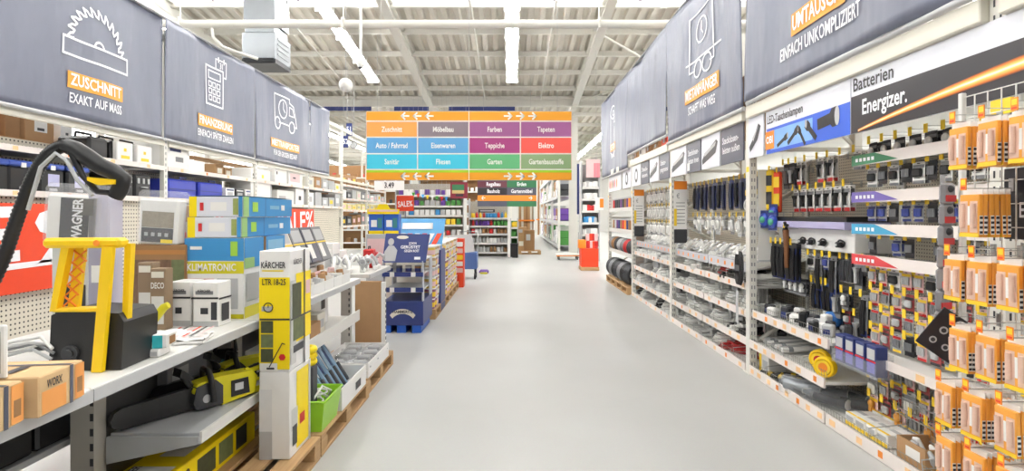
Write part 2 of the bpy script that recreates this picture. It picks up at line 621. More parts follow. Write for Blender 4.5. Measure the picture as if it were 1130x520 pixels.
gb = thing('globe', 'white ball hanging on a thin cord below the roof', 'globe', (WX(381.5, 10), 10, WZ(94, 10)))
MB().ball((0, 0, 0), .122, 24).build('ball', M_white, gb)
MB().cyl((0, 0, .12), (0, 0, ROOF(10) - WZ(94, 10)), .004, 5).build('cord', M_lgrey, gb)
dc = thing('dome_camera', 'small white dome camera on a long pole from the roof', 'camera', (WX(398, 9), 9, WZ(72, 9)))
MB().cyl((0, 0, .05), (0, 0, ROOF(9) - WZ(72, 9)), .022, 8).build('pole', M_white, dc)
MB().cyl((0, 0, .0), (0, 0, .06), .06, 14).ball((0, 0, 0), .055, 14).build('camera_head', M_white, dc)
MB().ball((0, 0, -.018), .045, 12).build('dome', M_dark, dc)

# rows of far bays close off the view between the racks
# =================================================================== HANGING DEPARTMENT SIGN
SY = 9.5
sx0, sx1, sz0, sz1 = WX(404, SY), WX(631, SY), WZ(199, SY), WZ(123, SY)
sg = thing('hanging_sign', 'big colourful department sign with arrows hanging over the aisle', 'sign', (0, SY, 0))
SD = (sx0, sx1, 0, .03, sz0, sz1)
MB().cbox(*SD, .004).build('board', pm('sign_edge', (236, 208, 200), .5), sg)
W_, H_ = FS('front', SD)
SIGN_TXT = pm('sign_white', (255, 252, 246), .5, .0)
rows = [(0.0, .135), (.145, .375), (.375, .615), (.615, .845), (.845, 1.0)]
cell_c = {('b', 0): (232, 160, 44), ('b', 1): (232, 160, 44),
          (1, 0): (244, 166, 84), (1, 1): (136, 122, 130), (1, 2): (156, 90, 140), (1, 3): (156, 90, 140),
          (2, 0): (98, 166, 216), (2, 1): (98, 166, 216), (2, 2): (166, 62, 124), (2, 3): (240, 94, 82),
          (3, 0): (72, 202, 228), (3, 1): (72, 202, 228), (3, 2): (100, 180, 122), (3, 3): (144, 172, 124)}
words = [['Zuschnitt', 'Möbelbau', 'Farben', 'Tapeten'], ['Auto / Fahrrad', 'Eisenwaren', 'Teppiche', 'Elektro'], ['Sanitär', 'Fliesen', 'Garten', 'Gartenbaustoffe']]
tx = MB()


def arrow(mb, u, v, s, d, dirn, m=0, n=.006):
    for q in stroke([(u - s, v), (u + s, v)], s * .45):
        put_poly(mb, 'front', q, d, m, n)
    hx = u + dirn * s
    for q in stroke([(hx - dirn * s * .9, v + s * .85), (hx, v), (hx - dirn * s * .9, v - s * .85)], s * .45):
        put_poly(mb, 'front', q, d, m, n)


for r in (1, 2, 3):
    v1, v0 = H_ * (1 - rows[r][0]), H_ * (1 - rows[r][1])
    for c in range(4):
        cm = pm('sign_cell_%d_%d_%d' % cell_c[(r, c)], cell_c[(r, c)], .4, .02)
        q = MB()
        put_rect(q, 'front', W_ * c / 4 + .012, W_ * (c + 1) / 4 - .012, v0 + .012, v1 - .012, SD, 0, .003)
        q.build('sign_field', cm, sg)
        put_text(tx, words[r - 1][c], 'front', W_ * (c + .5) / 4, (v0 + v1) / 2 - .005, .125, SD, 0, .72, .018, .006)
for r, cc in ((0, (236, 160, 40)), (4, (240, 160, 44))):
    v1, v0 = H_ * (1 - rows[r][0]), H_ * (1 - rows[r][1])
    for c in range(2):
        q = MB()
        put_rect(q, 'front', W_ * c / 2 + .006, W_ * (c + 1) / 2 - .006, v0 + .004, v1 - (.004 if r == 0 else .05), SD, 0, .003)
        q.build('sign_field', pm('sign_band', cc, .4, .02), sg)
        if r == 4:
            q = MB(); put_rect(q, 'front', W_ * c / 2 + .006, W_ * (c + 1) / 2 - .006, v1 - .05, v1 - .004, SD, 0, .003)
            q.build('sign_field', pm('sign_lime', (160, 206, 40), .4, .02), sg)
        for k in range(3):
            u = W_ * (.19 + k * .059) if c == 0 else W_ * (.69 + k * .059)
            arrow(tx, u, (v0 + v1) / 2 - (.0 if r == 0 else .022), .062, SD, -1 if c == 0 else 1)
for c in range(1, 4):
    put_rect(tx, 'front', W_ * c / 4 - .006, W_ * c / 4 + .006, H_ * .155 if c != 2 else 0, H_ * .855 if c != 2 else H_, SD, 0, .004)
for v in (.845, .615, .375):
    put_rect(tx, 'front', 0, W_, H_ * (1 - v) - .007, H_ * (1 - v) + .007, SD, 0, .004)
put_rect(tx, 'front', 0, W_, H_ * .858, H_ * .866, SD, 0, .004)
tx.build('lettering', SIGN_TXT, sg)
for u in (.07, .5, .93):
    MB().cyl((sx0 + W_ * u, .015, sz1), (sx0 + W_ * u, .015, ROOF(SY) - .1), .003, 5).build('suspension_wire', M_lgrey, sg)

# =================================================================== GREY CLOTH BANNERS
def cloth_mat():
    m = bpy.data.materials.new('grey_banner_cloth')
    m.use_nodes = True
    nt = m.node_tree
    b = nt.nodes['Principled BSDF']
    tc = nt.nodes.new('ShaderNodeTexCoord')
    mp = nt.nodes.new('ShaderNodeMapping'); mp.inputs['Scale'].default_value = (1.3, 1, .45); mp.inputs['Rotation'].default_value = (0, .25, 0)
    nz = nt.nodes.new('ShaderNodeTexNoise'); nz.inputs['Scale'].default_value = 1.6; nz.inputs['Detail'].default_value = 3
    bp = nt.nodes.new('ShaderNodeBump'); bp.inputs['Strength'].default_value = .6; bp.inputs['Distance'].default_value = .08
    nt.links.new(tc.outputs['Object'], mp.inputs[0]); nt.links.new(mp.outputs[0], nz.inputs['Vector'])
    nt.links.new(nz.outputs['Fac'], bp.inputs['Height']); nt.links.new(bp.outputs[0], b.inputs['Normal'])
    b.inputs['Base Color'].default_value = lin((104, 108, 124)) + (1,)
    b.inputs['Roughness'].default_value = .42
    return m


M_cloth = cloth_mat()
M_print = pm('banner_white_print', (246, 247, 250), .5, .0)
M_porange = pm('banner_orange_print', (240, 158, 44), .5, .02)


def banner(label, origin, rz, wd, ht, seed, icon=None, title=None, sub=None, uc=None, vt=.41, skirt=None):
    """cloth hanging in the local x,z plane, facing -y"""
    t = thing('cloth_banner', label, 'banner', origin, rz)
    ph = [RND.uniform(0, 6.28) for _ in range(8)]

    def disp(x, z):
        e = math.sin(PI * min(max(z / ht, 0), 1))
        return .02 * math.sin(x * 2.6 + z * .9 + ph[0]) + .009 * math.sin(x * 6.3 - z * 1.6 + ph[1]) + .003 * math.sin(x * 13 + z * 2.1 + ph[2]) * (.4 + e * .6)
    nx, nz = int(wd * 22), 20
    mb = MB()
    vs = []
    for j in range(nz + 1):
        for i in range(nx + 1):
            x, z = wd * i / nx, ht * j / nz
            zz = z
            if skirt and j == 0:
                zz = z
            vs.append((x, -disp(x, z), zz))
    mb.raw(vs, [(j * (nx + 1) + i, j * (nx + 1) + i + 1, (j + 1) * (nx + 1) + i + 1, (j + 1) * (nx + 1) + i) for j in range(nz) for i in range(nx)], 0, True)
    cl = mb.build('cloth', M_cloth, t)
    sm = cl.modifiers.new('thickness', 'SOLIDIFY'); sm.thickness = .004; sm.offset = 1
    MB().cyl((0, 0, -.012), (wd, 0, -.012), .022, 10).build('bottom_rod', M_lgrey, t)
    MB().cyl((0, 0, ht + .01), (wd, 0, ht + .01), .018, 10).build('top_rod', M_grey, t)
    d = (0, wd, 0, .004, 0, ht)
    dp = lambda u, v: disp(u, v)

    def poly_on(mbx, pts, m=0, n=.014):
        k = len(pts)
        if sum(pts[i][0] * pts[(i + 1) % k][1] - pts[(i + 1) % k][0] * pts[i][1] for i in range(k)) < 0:
            pts = pts[::-1]
        mbx.face([FP('front', a, b, n + disp(a, b), d) for a, b in pts], m)
    uc = wd / 2 if uc is None else uc
    if icon:
        ib = MB()
        for q in icon:
            if q[0] == 'text':
                put_text(ib, q[1], 'front', uc + q[2], q[3], q[4], d, 0, .7, .02, .016, disp=dp)
                continue
            for s in q:
                # split long strokes so that they follow the folds
                a, b_, c_, e_ = [Vector(x) for x in s]
                n = max(1, int((b_ - a).length / .08))
                for k in range(n):
                    f0, f1 = k / n, (k + 1) / n
                    poly_on(ib, [tuple(p + Vector((uc, 0))) for p in (a.lerp(b_, f0), a.lerp(b_, f1), e_.lerp(c_, f1), e_.lerp(c_, f0))])
        ib.build('icon', M_print, t)
    if title:
        hw = .045 * len(title) + .02
        ob = MB()
        n = 10
        for k in range(n):
            a, b_ = uc - hw + 2 * hw * k / n, uc - hw + 2 * hw * (k + 1) / n
            poly_on(ob, [(a, vt - .09), (b_, vt - .09), (b_, vt + .09), (a, vt + .09)])
        ob.build('title_field', M_porange, t)
        tb = MB(); put_text(tb, title, 'front', uc, vt, .175, d, 0, .78, .022, .020, disp=dp, fit=hw * 2 - .07); tb.build('title_lettering', M_print, t)
    if sub:
        tb = MB(); put_text(tb, sub, 'front', uc, vt - .2, .15, d, 0, .72, .016, .016, disp=dp, fit=min(1.15, .057 * len(sub))); tb.build('subtitle_lettering', M_print, t)
    return t


def S(pts, closed=False, wd=.028):
    return stroke(pts, wd, closed)


saw = []
teeth = []
for i in range(12):
    a = PI - PI * i / 11.5
    for da, r in ((0.0, .345), (.02, .44), (-.1, .40), (-.16, .36)):
        if a + da < .02:
            continue
        teeth.append((r * math.cos(a + da) * 1.1, .94 + r * math.sin(a + da) * 1.05))
saw_icon = [S([(-.54, .73), (.56, .73), (.56, .93), (-.54, .93)], True), S(teeth), S(circ(0.03, .93, .075, 10, 1, 0, PI))]
calc = [S([(-.33, .76), (.22, .76), (.22, 1.42), (-.33, 1.42)], True), S([(-.24, 1.22), (.13, 1.22), (.13, 1.35), (-.24, 1.35)], True, .022)]
for r in range(3):
    for c in range(3):
        calc.append(S([(-.24 + c * .135, .84 + r * .12), (-.15 + c * .135, .84 + r * .12), (-.15 + c * .135, .92 + r * .12), (-.24 + c * .135, .92 + r * .12)], True, .018))
calc += [S([(.0, 1.42), (.0, 1.6), (.33, 1.6), (.33, 1.32), (.22, 1.32)], False, .022), S([(.08, 1.56), (.08, 1.64)]), S([(.25, 1.56), (.25, 1.64)]), ('text', '31', .165, 1.5, .15)]
van = [S([(-.5, .86), (-.5, 1.42), (.18, 1.42), (.2, 1.34), (.4, 1.3), (.52, 1.02), (.56, .86), (.44, .86)], False), S([(-.3, .86), (.2, .86)]), S(circ(-.37, .84, .12, 16), True), S(circ(.34, .84, .12, 16), True), S([(-.5, .86), (-.48, .86)]),
       S(circ(-.12, 1.16, .19, 20), True), S([(-.12, 1.3), (-.12, 1.16), (-.04, 1.1)], False, .022), S([(.2, 1.26), (.36, 1.24), (.44, 1.08), (.2, 1.08)], True, .022)]
trailer = [S([(-.42, .62), (-.42, 1.55), (.42, 1.55), (.42, .62)], False), S([(-.52, .78), (-.42, .78)]), S([(-.42, .78), (.64, .78)]), S([(-.42, .62), (-.24, .62)]), S([(.3, .62), (.42, .62)]), S(circ(-.12, .62, .14, 18), True), S(circ(.2, .62, .14, 18), True),
           S(circ(0, 1.22, .2, 20), True), S([(0, 1.36), (0, 1.22), (.06, 1.14)], False, .022)]
roll = [S([(-.3, 1.4), (-.3, .5)]), S(circ(-.02, 1.4, .28, 18, .5), True), S(circ(.02, 1.38, .1, 12, .5), True), S([(-.3, .5), (-.05, .42), (.12, .48), (.26, .5)], False), S([(.26, 1.4), (.26, 1.15), (.14, 1.15), (.08, 1.28)], False), S([(.12, .48), (.26, .7), (.2, 1.05), (.12, .75), (.12, .5)], False)]

BZ = 2.615
LBX = -4.79
banner('near grey banner at the far left edge, mostly out of the picture', (LBX, 2.395, BZ), RL, 2.644, 1.65, 0)
sc_ic = lambda ic, k, dz: [(q if q[0] == 'text' and False else (('text', q[1], q[2] * k, (q[3] - .8) * k + .8 + dz, q[4] * k) if q[0] == 'text' else [[(x * k, (z - .8) * k + .8 + dz) for x, z in p] for p in q])) for q in ic]
banner('grey banner with a saw blade icon and the word Zuschnitt', (LBX, 5.077, BZ), RL, 2.625, 1.65, 1, sc_ic(saw_icon, .92, -.06), 'ZUSCHNITT', 'EXAKT AUF MASS', 1.38)
banner('grey banner with a calculator icon and the word Finanzierung', (LBX, 7.741, BZ), RL, 2.672, 1.65, 2, sc_ic(calc, .92, -.06), 'FINANZIERUNG', 'EINFACH SPÄTER ZAHLEN', 1.36)
banner('grey banner with a van icon on the left rack', (LBX, 10.442, BZ), RL, 2.893, 1.65, 3, van, 'MIETTRANSPORTER', 'FÜR DEN GROSSEN BEDARF', 1.42)
banner('narrow blank grey banner at the end of the left row', (LBX, 13.364, BZ), RL, 1.331, 1.65, 4)
RBX = 2.27
banner('near grey banner on the right with the words Umtausch, Einfach unkompliziert', (RBX, 5.42, 2.645), RR, 2.9, 1.72, 5, None, 'UMTAUSCH', 'EINFACH UNKOMPLIZIERT', 1.22, .45)
banner('grey banner with a trailer icon on the right rack', (RBX, 8.2, 2.61), RR, 2.7, 1.72, 6, [[[(x, .28 + z * .74) for x, z in q] for q in st] for st in trailer], 'MIETANHÄNGER', 'SCHAFFT WAS WEG', 1.45, .46)
banner('far grey banner with a carpet roll icon on the right rack', (RBX, 14.1, 2.48), RR, 3.1, 1.85, 7, roll, 'KETTELN', 'NACH MASS', 1.45, .62)
banner('blank grey banner between the carpet roll and trailer banners', (RBX, 10.98, 2.74), RR, 2.76, 1.58, 8)

# =================================================================== RIGHT PALLET RACK
RX = 2.325
M_upr = pm('rack_upright_paint', (226, 224, 216), .4, .03)
UY = [2.69, 5.54, 8.24, 10.9, 13.55]
rack = thing('pallet_rack', 'tall cream pallet rack along the right side of the aisle', 'rack', (RX, 0, 0))


def upright_mesh(h=4.2, slots=True):
    mb = MB()
    mb.box(0, .012, -.045, .045, 0, h).box(.012, .07, -.045, -.037, 0, h).box(.012, .07, .037, .045, 0, h)
    return mb


for i, Y in enumerate(UY):
    u = upright_mesh().build('upright', M_upr, rack, (0, Y, 0))
    # slots of the front and of the face towards the camera
    sl = MB()
    for k in range(54):
        z = .08 + k * .075
        for dx in (.022, .048):
            sl.box(dx - .005, dx + .005, -.0465, -.0445, z, z + .035)
        for dy in ((-.018, .018) if i == 0 else ()):
            sl.box(-.0015, .0005, dy - .005, dy + .005, z, z + .035)
    so = sl.build('slot', M_grey if i else M_dark, u); so['kind'] = 'stuff'
    upright_mesh().build('upright', M_upr, rack, (1.03, Y, 0))
    MB().box(-.02, .1, -.07, .07, 0, .008).build('foot_plate', M_upr, rack, (0, Y, 0))
    for z in (.25, .95, 1.5, 2.2, 3.2, 4.1):
        MB().box(.07, 1.03, -.02, .02, z - .02, z + .02).build('cross_brace', M_upr, rack, (0, Y, 0))
    for z0, z1 in ((.3, .92), (1.48, .98), (1.55, 2.15), (3.15, 2.25)):
        d = MB(); d.tube([(.07, 0, z0), (1.03, 0, z1)], .022, 4); d.build('diagonal_brace', M_upr, rack, (0, Y, 0))
    MB().box(-.003, -.001, -.03, .03, 1.98 if i else 2.05, 2.03 if i else 2.13).build('load_label', M_tagy, rack, (0, Y, 0))
for i in range(4):
    for z in (2.494,):
        MB().cbox(-.045, .012, UY[i] + .05, UY[i + 1] - .05, z, z + .117, .006).build('beam', M_cream, rack)
        MB().cbox(1.03, 1.08, UY[i] + .05, UY[i + 1] - .05, z, z + .117, .006).build('beam', M_cream, rack)
    for k in range(9):
        x0 = .02 + k * .112
        MB().box(x0, x0 + .1, UY[i] + .05, UY[i + 1] - .05, 2.612, 2.63).build('deck_board', M_kraft, rack)
MB().cbox(-.045, .012, .2, UY[0] - .05, 2.494, 2.611, .006).build('beam', M_cream, rack)
MB().box(-.06, -.046, 2.55, 2.66, 2.02, 2.09).build('load_label', M_tagy, rack)

# cartons standing on the rack's top level
for k, (Y, w_, h_, d_, m, lb) in enumerate(((5.6, .4, .34, .45, M_kraft2, 'brown carton on the rack top in the gap between the near right banners'),
                                         (8.55, .3, .16, .3, M_ored, 'orange and white carton on the rack top just below the blank right banner'),
                                         (9.05, .34, .12, .3, M_kraft, 'kraft carton on the rack top beside the orange one'),
                                         (9.6, .3, .14, .3, M_kraft2, 'dark brown carton on the rack top below the blank banner'),
                                         (10.15, .26, .15, .3, M_paper, 'white carton with a dark spot on the rack top'),
                                         (10.6, .22, .14, .3, M_kraft, 'small cream carton with a dark spot at the far end of the rack top'))):
    t = thing('carton', lb, 'box', (RX + .03, Y + w_, 2.632), RR)
    MB().cbox(0, w_ - .01, 0, d_, 0, h_, .005).build('body', m, t)
    q = MB(); put_rect(q, 'front', w_ * .3, w_ * .65, h_ * .3, h_ * .75, (0, w_, 0, d_, 0, h_)); q.build('printed_panel', M_paper if m is not M_paper else M_dark, t)
    q = MB(); put_rect(q, 'top', .01, w_ - .02, d_ * .45, d_ * .55, (0, w_, 0, d_, 0, h_)); q.build('tape', M_yellow if m is M_ored else M_cream, t)

# side board and info boards fixed to the frames
t = thing('side_board', 'plain white board fixed to the upright frame beside the flashlight bay', 'board', (RX + .085, 5.5, 1.1))
MB().cbox(0, .17, 0, .012, 0, .9, .003).build('panel', M_white, t)
MB().box(0, .17, -.03, .0, 0, .015).build('bottom_lip', M_lgrey, t)
for Y, lb in ((8.17, 'tall price board with orange head on the rack upright behind the trailer banner'), (10.83, 'farther tall price board with orange head on the third rack upright')):
    t = thing('price_board', lb, 'sign', (RX + .03, Y, 1.15))
    D = (0, .19, 0, .008, 0, .9)
    MB().box(*D).build('board', M_paper, t)
    q = MB(); put_rect(q, 'front', .0, .19, .0, .2, D); q.build('foot_field', M_dark, t)
    q = MB(); put_rect(q, 'front', .0, .19, .78, .9, D); q.build('head_field', M_orange, t)
    q = MB()
    put_text(q, '€', 'front', .06, .68, .1, D)
    for k in range(7):
        put_rect(q, 'front', .03, .16, .28 + k * .05, .29 + k * .05, D)
    q.build('lettering', M_grey, t)
    q = MB()
    put_rect(q, 'front', -.0, .04, .25, .5, D, 0, .004); q.build('side_tag', M_tagy, t)

# =================================================================== SIGN FRIEZE UNDER THE BEAM
M_frw = pm('frieze_white', (226, 228, 236), .4, .02)
M_frd = pm('frieze_slate', (78, 80, 94), .4, .04)
M_frb = pm('frieze_black', (40, 37, 42), .4, .04)


def flame_mat():
    m = bpy.data.materials.new('flame_streak_print')
    m.use_nodes = True
    nt = m.node_tree
    b = nt.nodes['Principled BSDF']
    tc = nt.nodes.new('ShaderNodeUVMap')
    sx = nt.nodes.new('ShaderNodeSeparateXYZ')
    cr = nt.nodes.new('ShaderNodeValToRGB')
    e = cr.color_ramp.elements
    e[0].position = 0; e[0].color = lin((60, 30, 20)) + (1,)
    e[1].position = 1; e[1].color = lin((50, 34, 34)) + (1,)
    for p, c in ((.18, (236, 120, 20)), (.4, (255, 214, 110)), (.52, (255, 244, 236)), (.64, (255, 214, 110)), (.84, (236, 120, 20))):
        q = e.new(p); q.color = lin(c) + (1,)
    nt.links.new(tc.outputs[0], sx.inputs[0]); nt.links.new(sx.outputs[1], cr.inputs[0]); nt.links.new(cr.outputs[0], b.inputs['Base Color'])
    b.inputs['Roughness'].default_value = .4
    return m


FZ0, FH = 2.105, .385


def frieze(label, Yfar, wd):
    t = thing('frieze_sign', label, 'sign', (RX - .012, Yfar, FZ0), RR)
    D = (0, wd, 0, .015, 0, FH)
    return t, D


# flashlight sign
t, D = frieze('blue flashlight sign reading LED-Taschenlampen under the rack beam', 5.12, 1.28)
MB().cbox(*D, .002).build('board', M_frw, t)
q = MB(); put_rect(q, 'front', .02, 1.28, .0, .225, D); q.build('blue_field', pm('flash_blue', (52, 96, 206), .4, .15, 3), t)
q = MB(); put_rect(q, 'front', .1, .8, .03, .2, D, 0, .0025); q.build('light_cone', pm('pale_flash_blue', (130, 178, 240), .4, .2, 4), t)
q = MB(); put_text(q, 'LED-Taschenlampen', 'front', .03, .30, .1, D, 0, .7, .012, .003, align='LEFT', fit=.62); q.build('lettering', M_frb, t)
q = MB(); put_rect(q, 'front', .0, .17, .04, .2, D, 0, .004); q.build('logo_field', M_orange, t)
q = MB(); put_text(q, 'OBI', 'front', .085, .12, .09, D, 0, .9, .03, .006); q.build('logo_lettering', M_print, t)
def torch_print(t, D, u, v, L, r, ang):
    a = MB(); ca, sa = math.cos(ang), math.sin(ang)
    P = lambda x, y: (u + x * ca - y * sa, v + x * sa + y * ca)
    put_poly(a, 'front', [P(-L, -r * .6), P(L * .3, -r * .6), P(L * .5, -r), P(L, -r), P(L, r), P(L * .5, r), P(L * .3, r * .6), P(-L, r * .6)], D, 0, .004)
    a.build('torch_picture', M_black, t)
    a = MB(); put_poly(a, 'front', [(u + L * ca + r * .45 * math.cos(k) , v + L * sa + r * math.sin(k)) for k in [i * PI / 7 for i in range(14)]], D, 0, .005)
    a.build('torch_lens_picture', M_lgrey, t)
for a in ((.32, .085, .1, .026, .35), (.5, .1, .1, .03, .55), (.64, .08, .09, .024, 2.2), (.78, .1, .1, .036, 2.4), (1.0, .145, .13, .07, .1)):
    torch_print(t, D, *a)
t, D = frieze('battery sign reading Batterien with an orange flame streak on black', 3.83, 3.3)
MB().cbox(*D, .002).build('board', M_frw, t)
q = MB(); put_rect(q, 'front', .0, 3.3, .0, .25, D); q.build('black_field', M_frb, t)
q = MB(); put_text(q, 'Batterien', 'front', .02, .32, .125, D, 0, .75, .012, .003, align='LEFT', fit=.4); q.build('lettering', M_frb, t)
q = MB(); put_text(q, 'Energizer.', 'front', .12, .155, .14, D, 0, .7, .022, .004, align='LEFT', fit=.42); q.build('brand_lettering', M_print, t)
q = MB()
N = 24
fl = []
for k in range(N + 1):
    u = .08 + 3.2 * k / N
    c = .012 + .25 * (1 - math.exp(-(u - .08) * .62)) * .95
    h = .008 + .028 * min(1, u / 1.2)
    fl.append((u, max(.001, c - h), min(.249, c + h)))
for k in range(N):
    put_poly(q, 'front', [(fl[k][0], fl[k][1]), (fl[k + 1][0], fl[k + 1][1]), (fl[k + 1][0], fl[k + 1][2]), (fl[k][0], fl[k][2])], D, 0, .004)
me = q.mesh('flame_streak', flame_mat())
uv = me.uv_layers.new(name='UVMap')
for p in me.polygons:
    for li, vv in zip(p.loop_indices, (0, 0, 1, 1)):
        uv.data[li].uv = (0, vv)
link('flame_streak', me, t)
# socket and cable signs farther along
def item_print(t, D, u0, u1, seed):
    rr = random.Random(seed)
    a = MB(); put_poly(a, 'front', [(u0 + .05, .06), (u1 - .12, .16), (u1 - .05, .28), (u1 - .1, .31), (u0 + .1, .17), (u0 + .03, .11)], D, 0, .003)
    a.build('product_picture', M_dark, t)
    a = MB(); put_poly(a, 'front', [(u0 + .12, .15), (u1 - .14, .24), (u1 - .1, .29), (u0 + .1, .19)], D, 0, .004)
    a.build('product_picture', M_lgrey, t)
FY = [(5.50, .35, 'w', None, 'white power strip sign right beside the flashlight sign'),
      (6.22, .62, 'd', 'Steckdosen-\nleisten außen', 'dark sign reading Steckdosenleisten außen'), (6.86, .62, 'w', None, 'pale sign with a picture of a white power strip'),
      (7.42, .55, 'd', 'Steckdosen-\nleisten innen', 'dark sign reading Steckdosenleisten innen'), (8.15, .7, 'w', None, 'pale sign with cables, right behind the second upright'),
      (8.8, .55, 'd', 'Schalter-\nprogramme', 'slate sign with two words over the white cable bay'), (9.45, .6, 'w', None, 'pale sign with a switch picture over the white cable bay'), (10.05, .55, 'd', 'Steck-\ndosen', 'slate sign farthest along the white cable bay'), (10.8, .7, 'w', None, 'pale sign with a round product before the third upright'),
      (11.75, .85, 'w', None, 'pale sign with a disc picture beyond the third upright'), (13.4, 1.5, 'w', None, 'pale sign with red figures at the far end of the right rack')]
for k, (Yf, wd, kind, txt, lb) in enumerate(FY):
    t, D = frieze(lb, Yf, wd - .02)
    MB().cbox(*D, .002).build('board', M_frw if kind == 'w' else M_frd, t)
    if kind == 'd':
        q = MB(); put_text(q, txt, 'front', .05, .2, .105, D, 0, .7, .014, .003, align='LEFT', fit=wd * .75); q.build('lettering', M_print, t)
    elif k == len(FY) - 1:
        for u, m in ((.15, M_red), (.35, M_orange), (.55, M_kraft2), (.75, M_red), (1.0, M_orange)):
            q = MB(); put_poly(q, 'front', circ(u, .16, .06, 12, 1.6), D, 0, .003); q.build('product_picture', m, t)
    elif 'round' in lb or 'disc' in lb:
        q = MB(); put_poly(q, 'front', circ(wd * .5, .19, .13, 20), D, 0, .003); q.build('product_picture', M_dark, t)
        q = MB(); put_poly(q, 'front', circ(wd * .5, .19, .08, 16), D, 0, .004); q.build('product_picture', M_frw, t)
    else:
        item_print(t, D, 0, wd - .02, k)
    if k in (3,):
        q = MB(); put_rect(q, 'front', .02, .12, .03, .13, D, 0, .004); q.build('logo_patch', M_paper, t)

# =================================================================== SHELF UNITS OF THE RIGHT RACK
M_raily = pm('price_label_apricot', (246, 204, 150), .5, .08)
M_rail = pm('price_rail', (236, 226, 220), .35, .03)
M_basket = pm('basket_wire', (150, 148, 140), .35, .05, metal=.5)


def hook_mesh(L):
    mb = MB()
    mb.tube([(0, 0, 0), (0, -L, 0), (0, -L - .012, .012)], .0028, 4).tube([(0, 0, .03), (0, -L, .03), (0, -L - .004, .028)], .0022, 4)
    mb.box(-.012, .012, -.004, .004, -.012, .042)
    return mb.mesh('hook', M_chrome)


HK = {}
_tagm = MB().box(-.0165, .0165, -.003, 0, -.05, .008).mesh('price_tag', M_tagy)
_tago = MB().box(-.015, .015, -.003, 0, -.044, .006, 0).box(-.011, .011, -.0035, -.003, -.022, .0, 1).box(-.011, .011, -.0035, -.003, -.038, -.03, 2).mesh('price_tag', [M_orange, M_tagy, M_ored])


def hook(unit, x, y, z, L, tagmesh=_tagm):
    """wire peg hook on a back panel: unit > hook > price_tag; returns nothing"""
    L = round(L, 2)
    if L not in HK:
        HK[L] = hook_mesh(L)
    h = link('hook', HK[L], unit, (x, y, z))
    link('price_tag', tagmesh, h, (0, -L - .012, .036))
    return h


def tray(unit, x0, x1, z, yf, yb, rail_h=.075, ntag=5, wire=True, dividers=3, lip=.0, rnd=RND):
    """shelf tray with a price rail and orange labels"""
    s = MB().box(x0, x1, yf, yb, z - .02, z).box(x0, x1, yb - .01, yb, z, z + .06).build('shelf', M_shelf, unit)
    r = MB().box(x0 + .004, x1 - .004, yf - .014, yf, z - .045, z - .045 + rail_h).build('price_rail', M_rail, unit)
    for k in range(ntag):
        xx = x0 + (x1 - x0) * (k + .3 + rnd.uniform(0, .4)) / ntag
        link('price_label', TAGL[rnd.randrange(3)], r, (xx, yf - .0145, z - .045 + rail_h * .5))
    if wire:
        wb = MB()
        n = int((x1 - x0) / .035)
        for k in range(n + 1):
            xx = x0 + (x1 - x0) * k / n
            wb.tube([(xx, yf + .012, z), (xx, yf + .004, z + .08)], .0016, 3, caps=False)
            wb.tube([(xx, yb - .02, z), (xx, yb - .02, z + .17)], .0016, 3, caps=False)
        for zz in (.04, .08):
            wb.tube([(x0, yf + .008 - zz * .05, z + zz), (x1, yf + .008 - zz * .05, z + zz)], .002, 3, caps=False)
        for zz in (.06, .12, .17):
            wb.tube([(x0, yb - .02, z + zz), (x1, yb - .02, z + zz)], .002, 3, caps=False)
        o = wb.build('wire_basket', M_basket, unit); o['kind'] = 'stuff'
    for k in range(1, dividers + 1):
        xx = x0 + (x1 - x0) * k / (dividers + 1)
        d = MB()
        d.tube([(xx, yf + .01, z + .01), (xx, yf - .005, z + .11), (xx, yb - .02, z + .16), (xx, yb - .02, z + .01)], .004, 5)
        d.tube([(xx, yf + .005, z + .06), (xx, yb - .02, z + .09)], .003, 4)
        d.build('divider', M_chrome, unit)
    return s


TAGL = [MB().box(-w_, w_, -.0015, 0, -.021, .021).mesh('price_label', m) for w_, m in ((.03, M_raily), (.022, M_orange), (.036, M_raily))]


def shelf_unit(label, Yfar, wd, yb=.56, top=2.08, panel=M_peg, bot=.0):
    t = thing('shelf_unit', label, 'shelf', (RX + .005, Yfar, 0), RR)
    MB().box(0, wd, yb, yb + .02, bot, top).build('back_panel', panel, t)
    for x in (.0, wd - .03):
        u = MB().box(x, x + .03, yb - .015, yb, 0, top).build('slotted_post', M_shelf, t)
    MB().box(.0, wd, .02, yb, 0, .03).build('base_plinth', M_shelf, t)
    return t


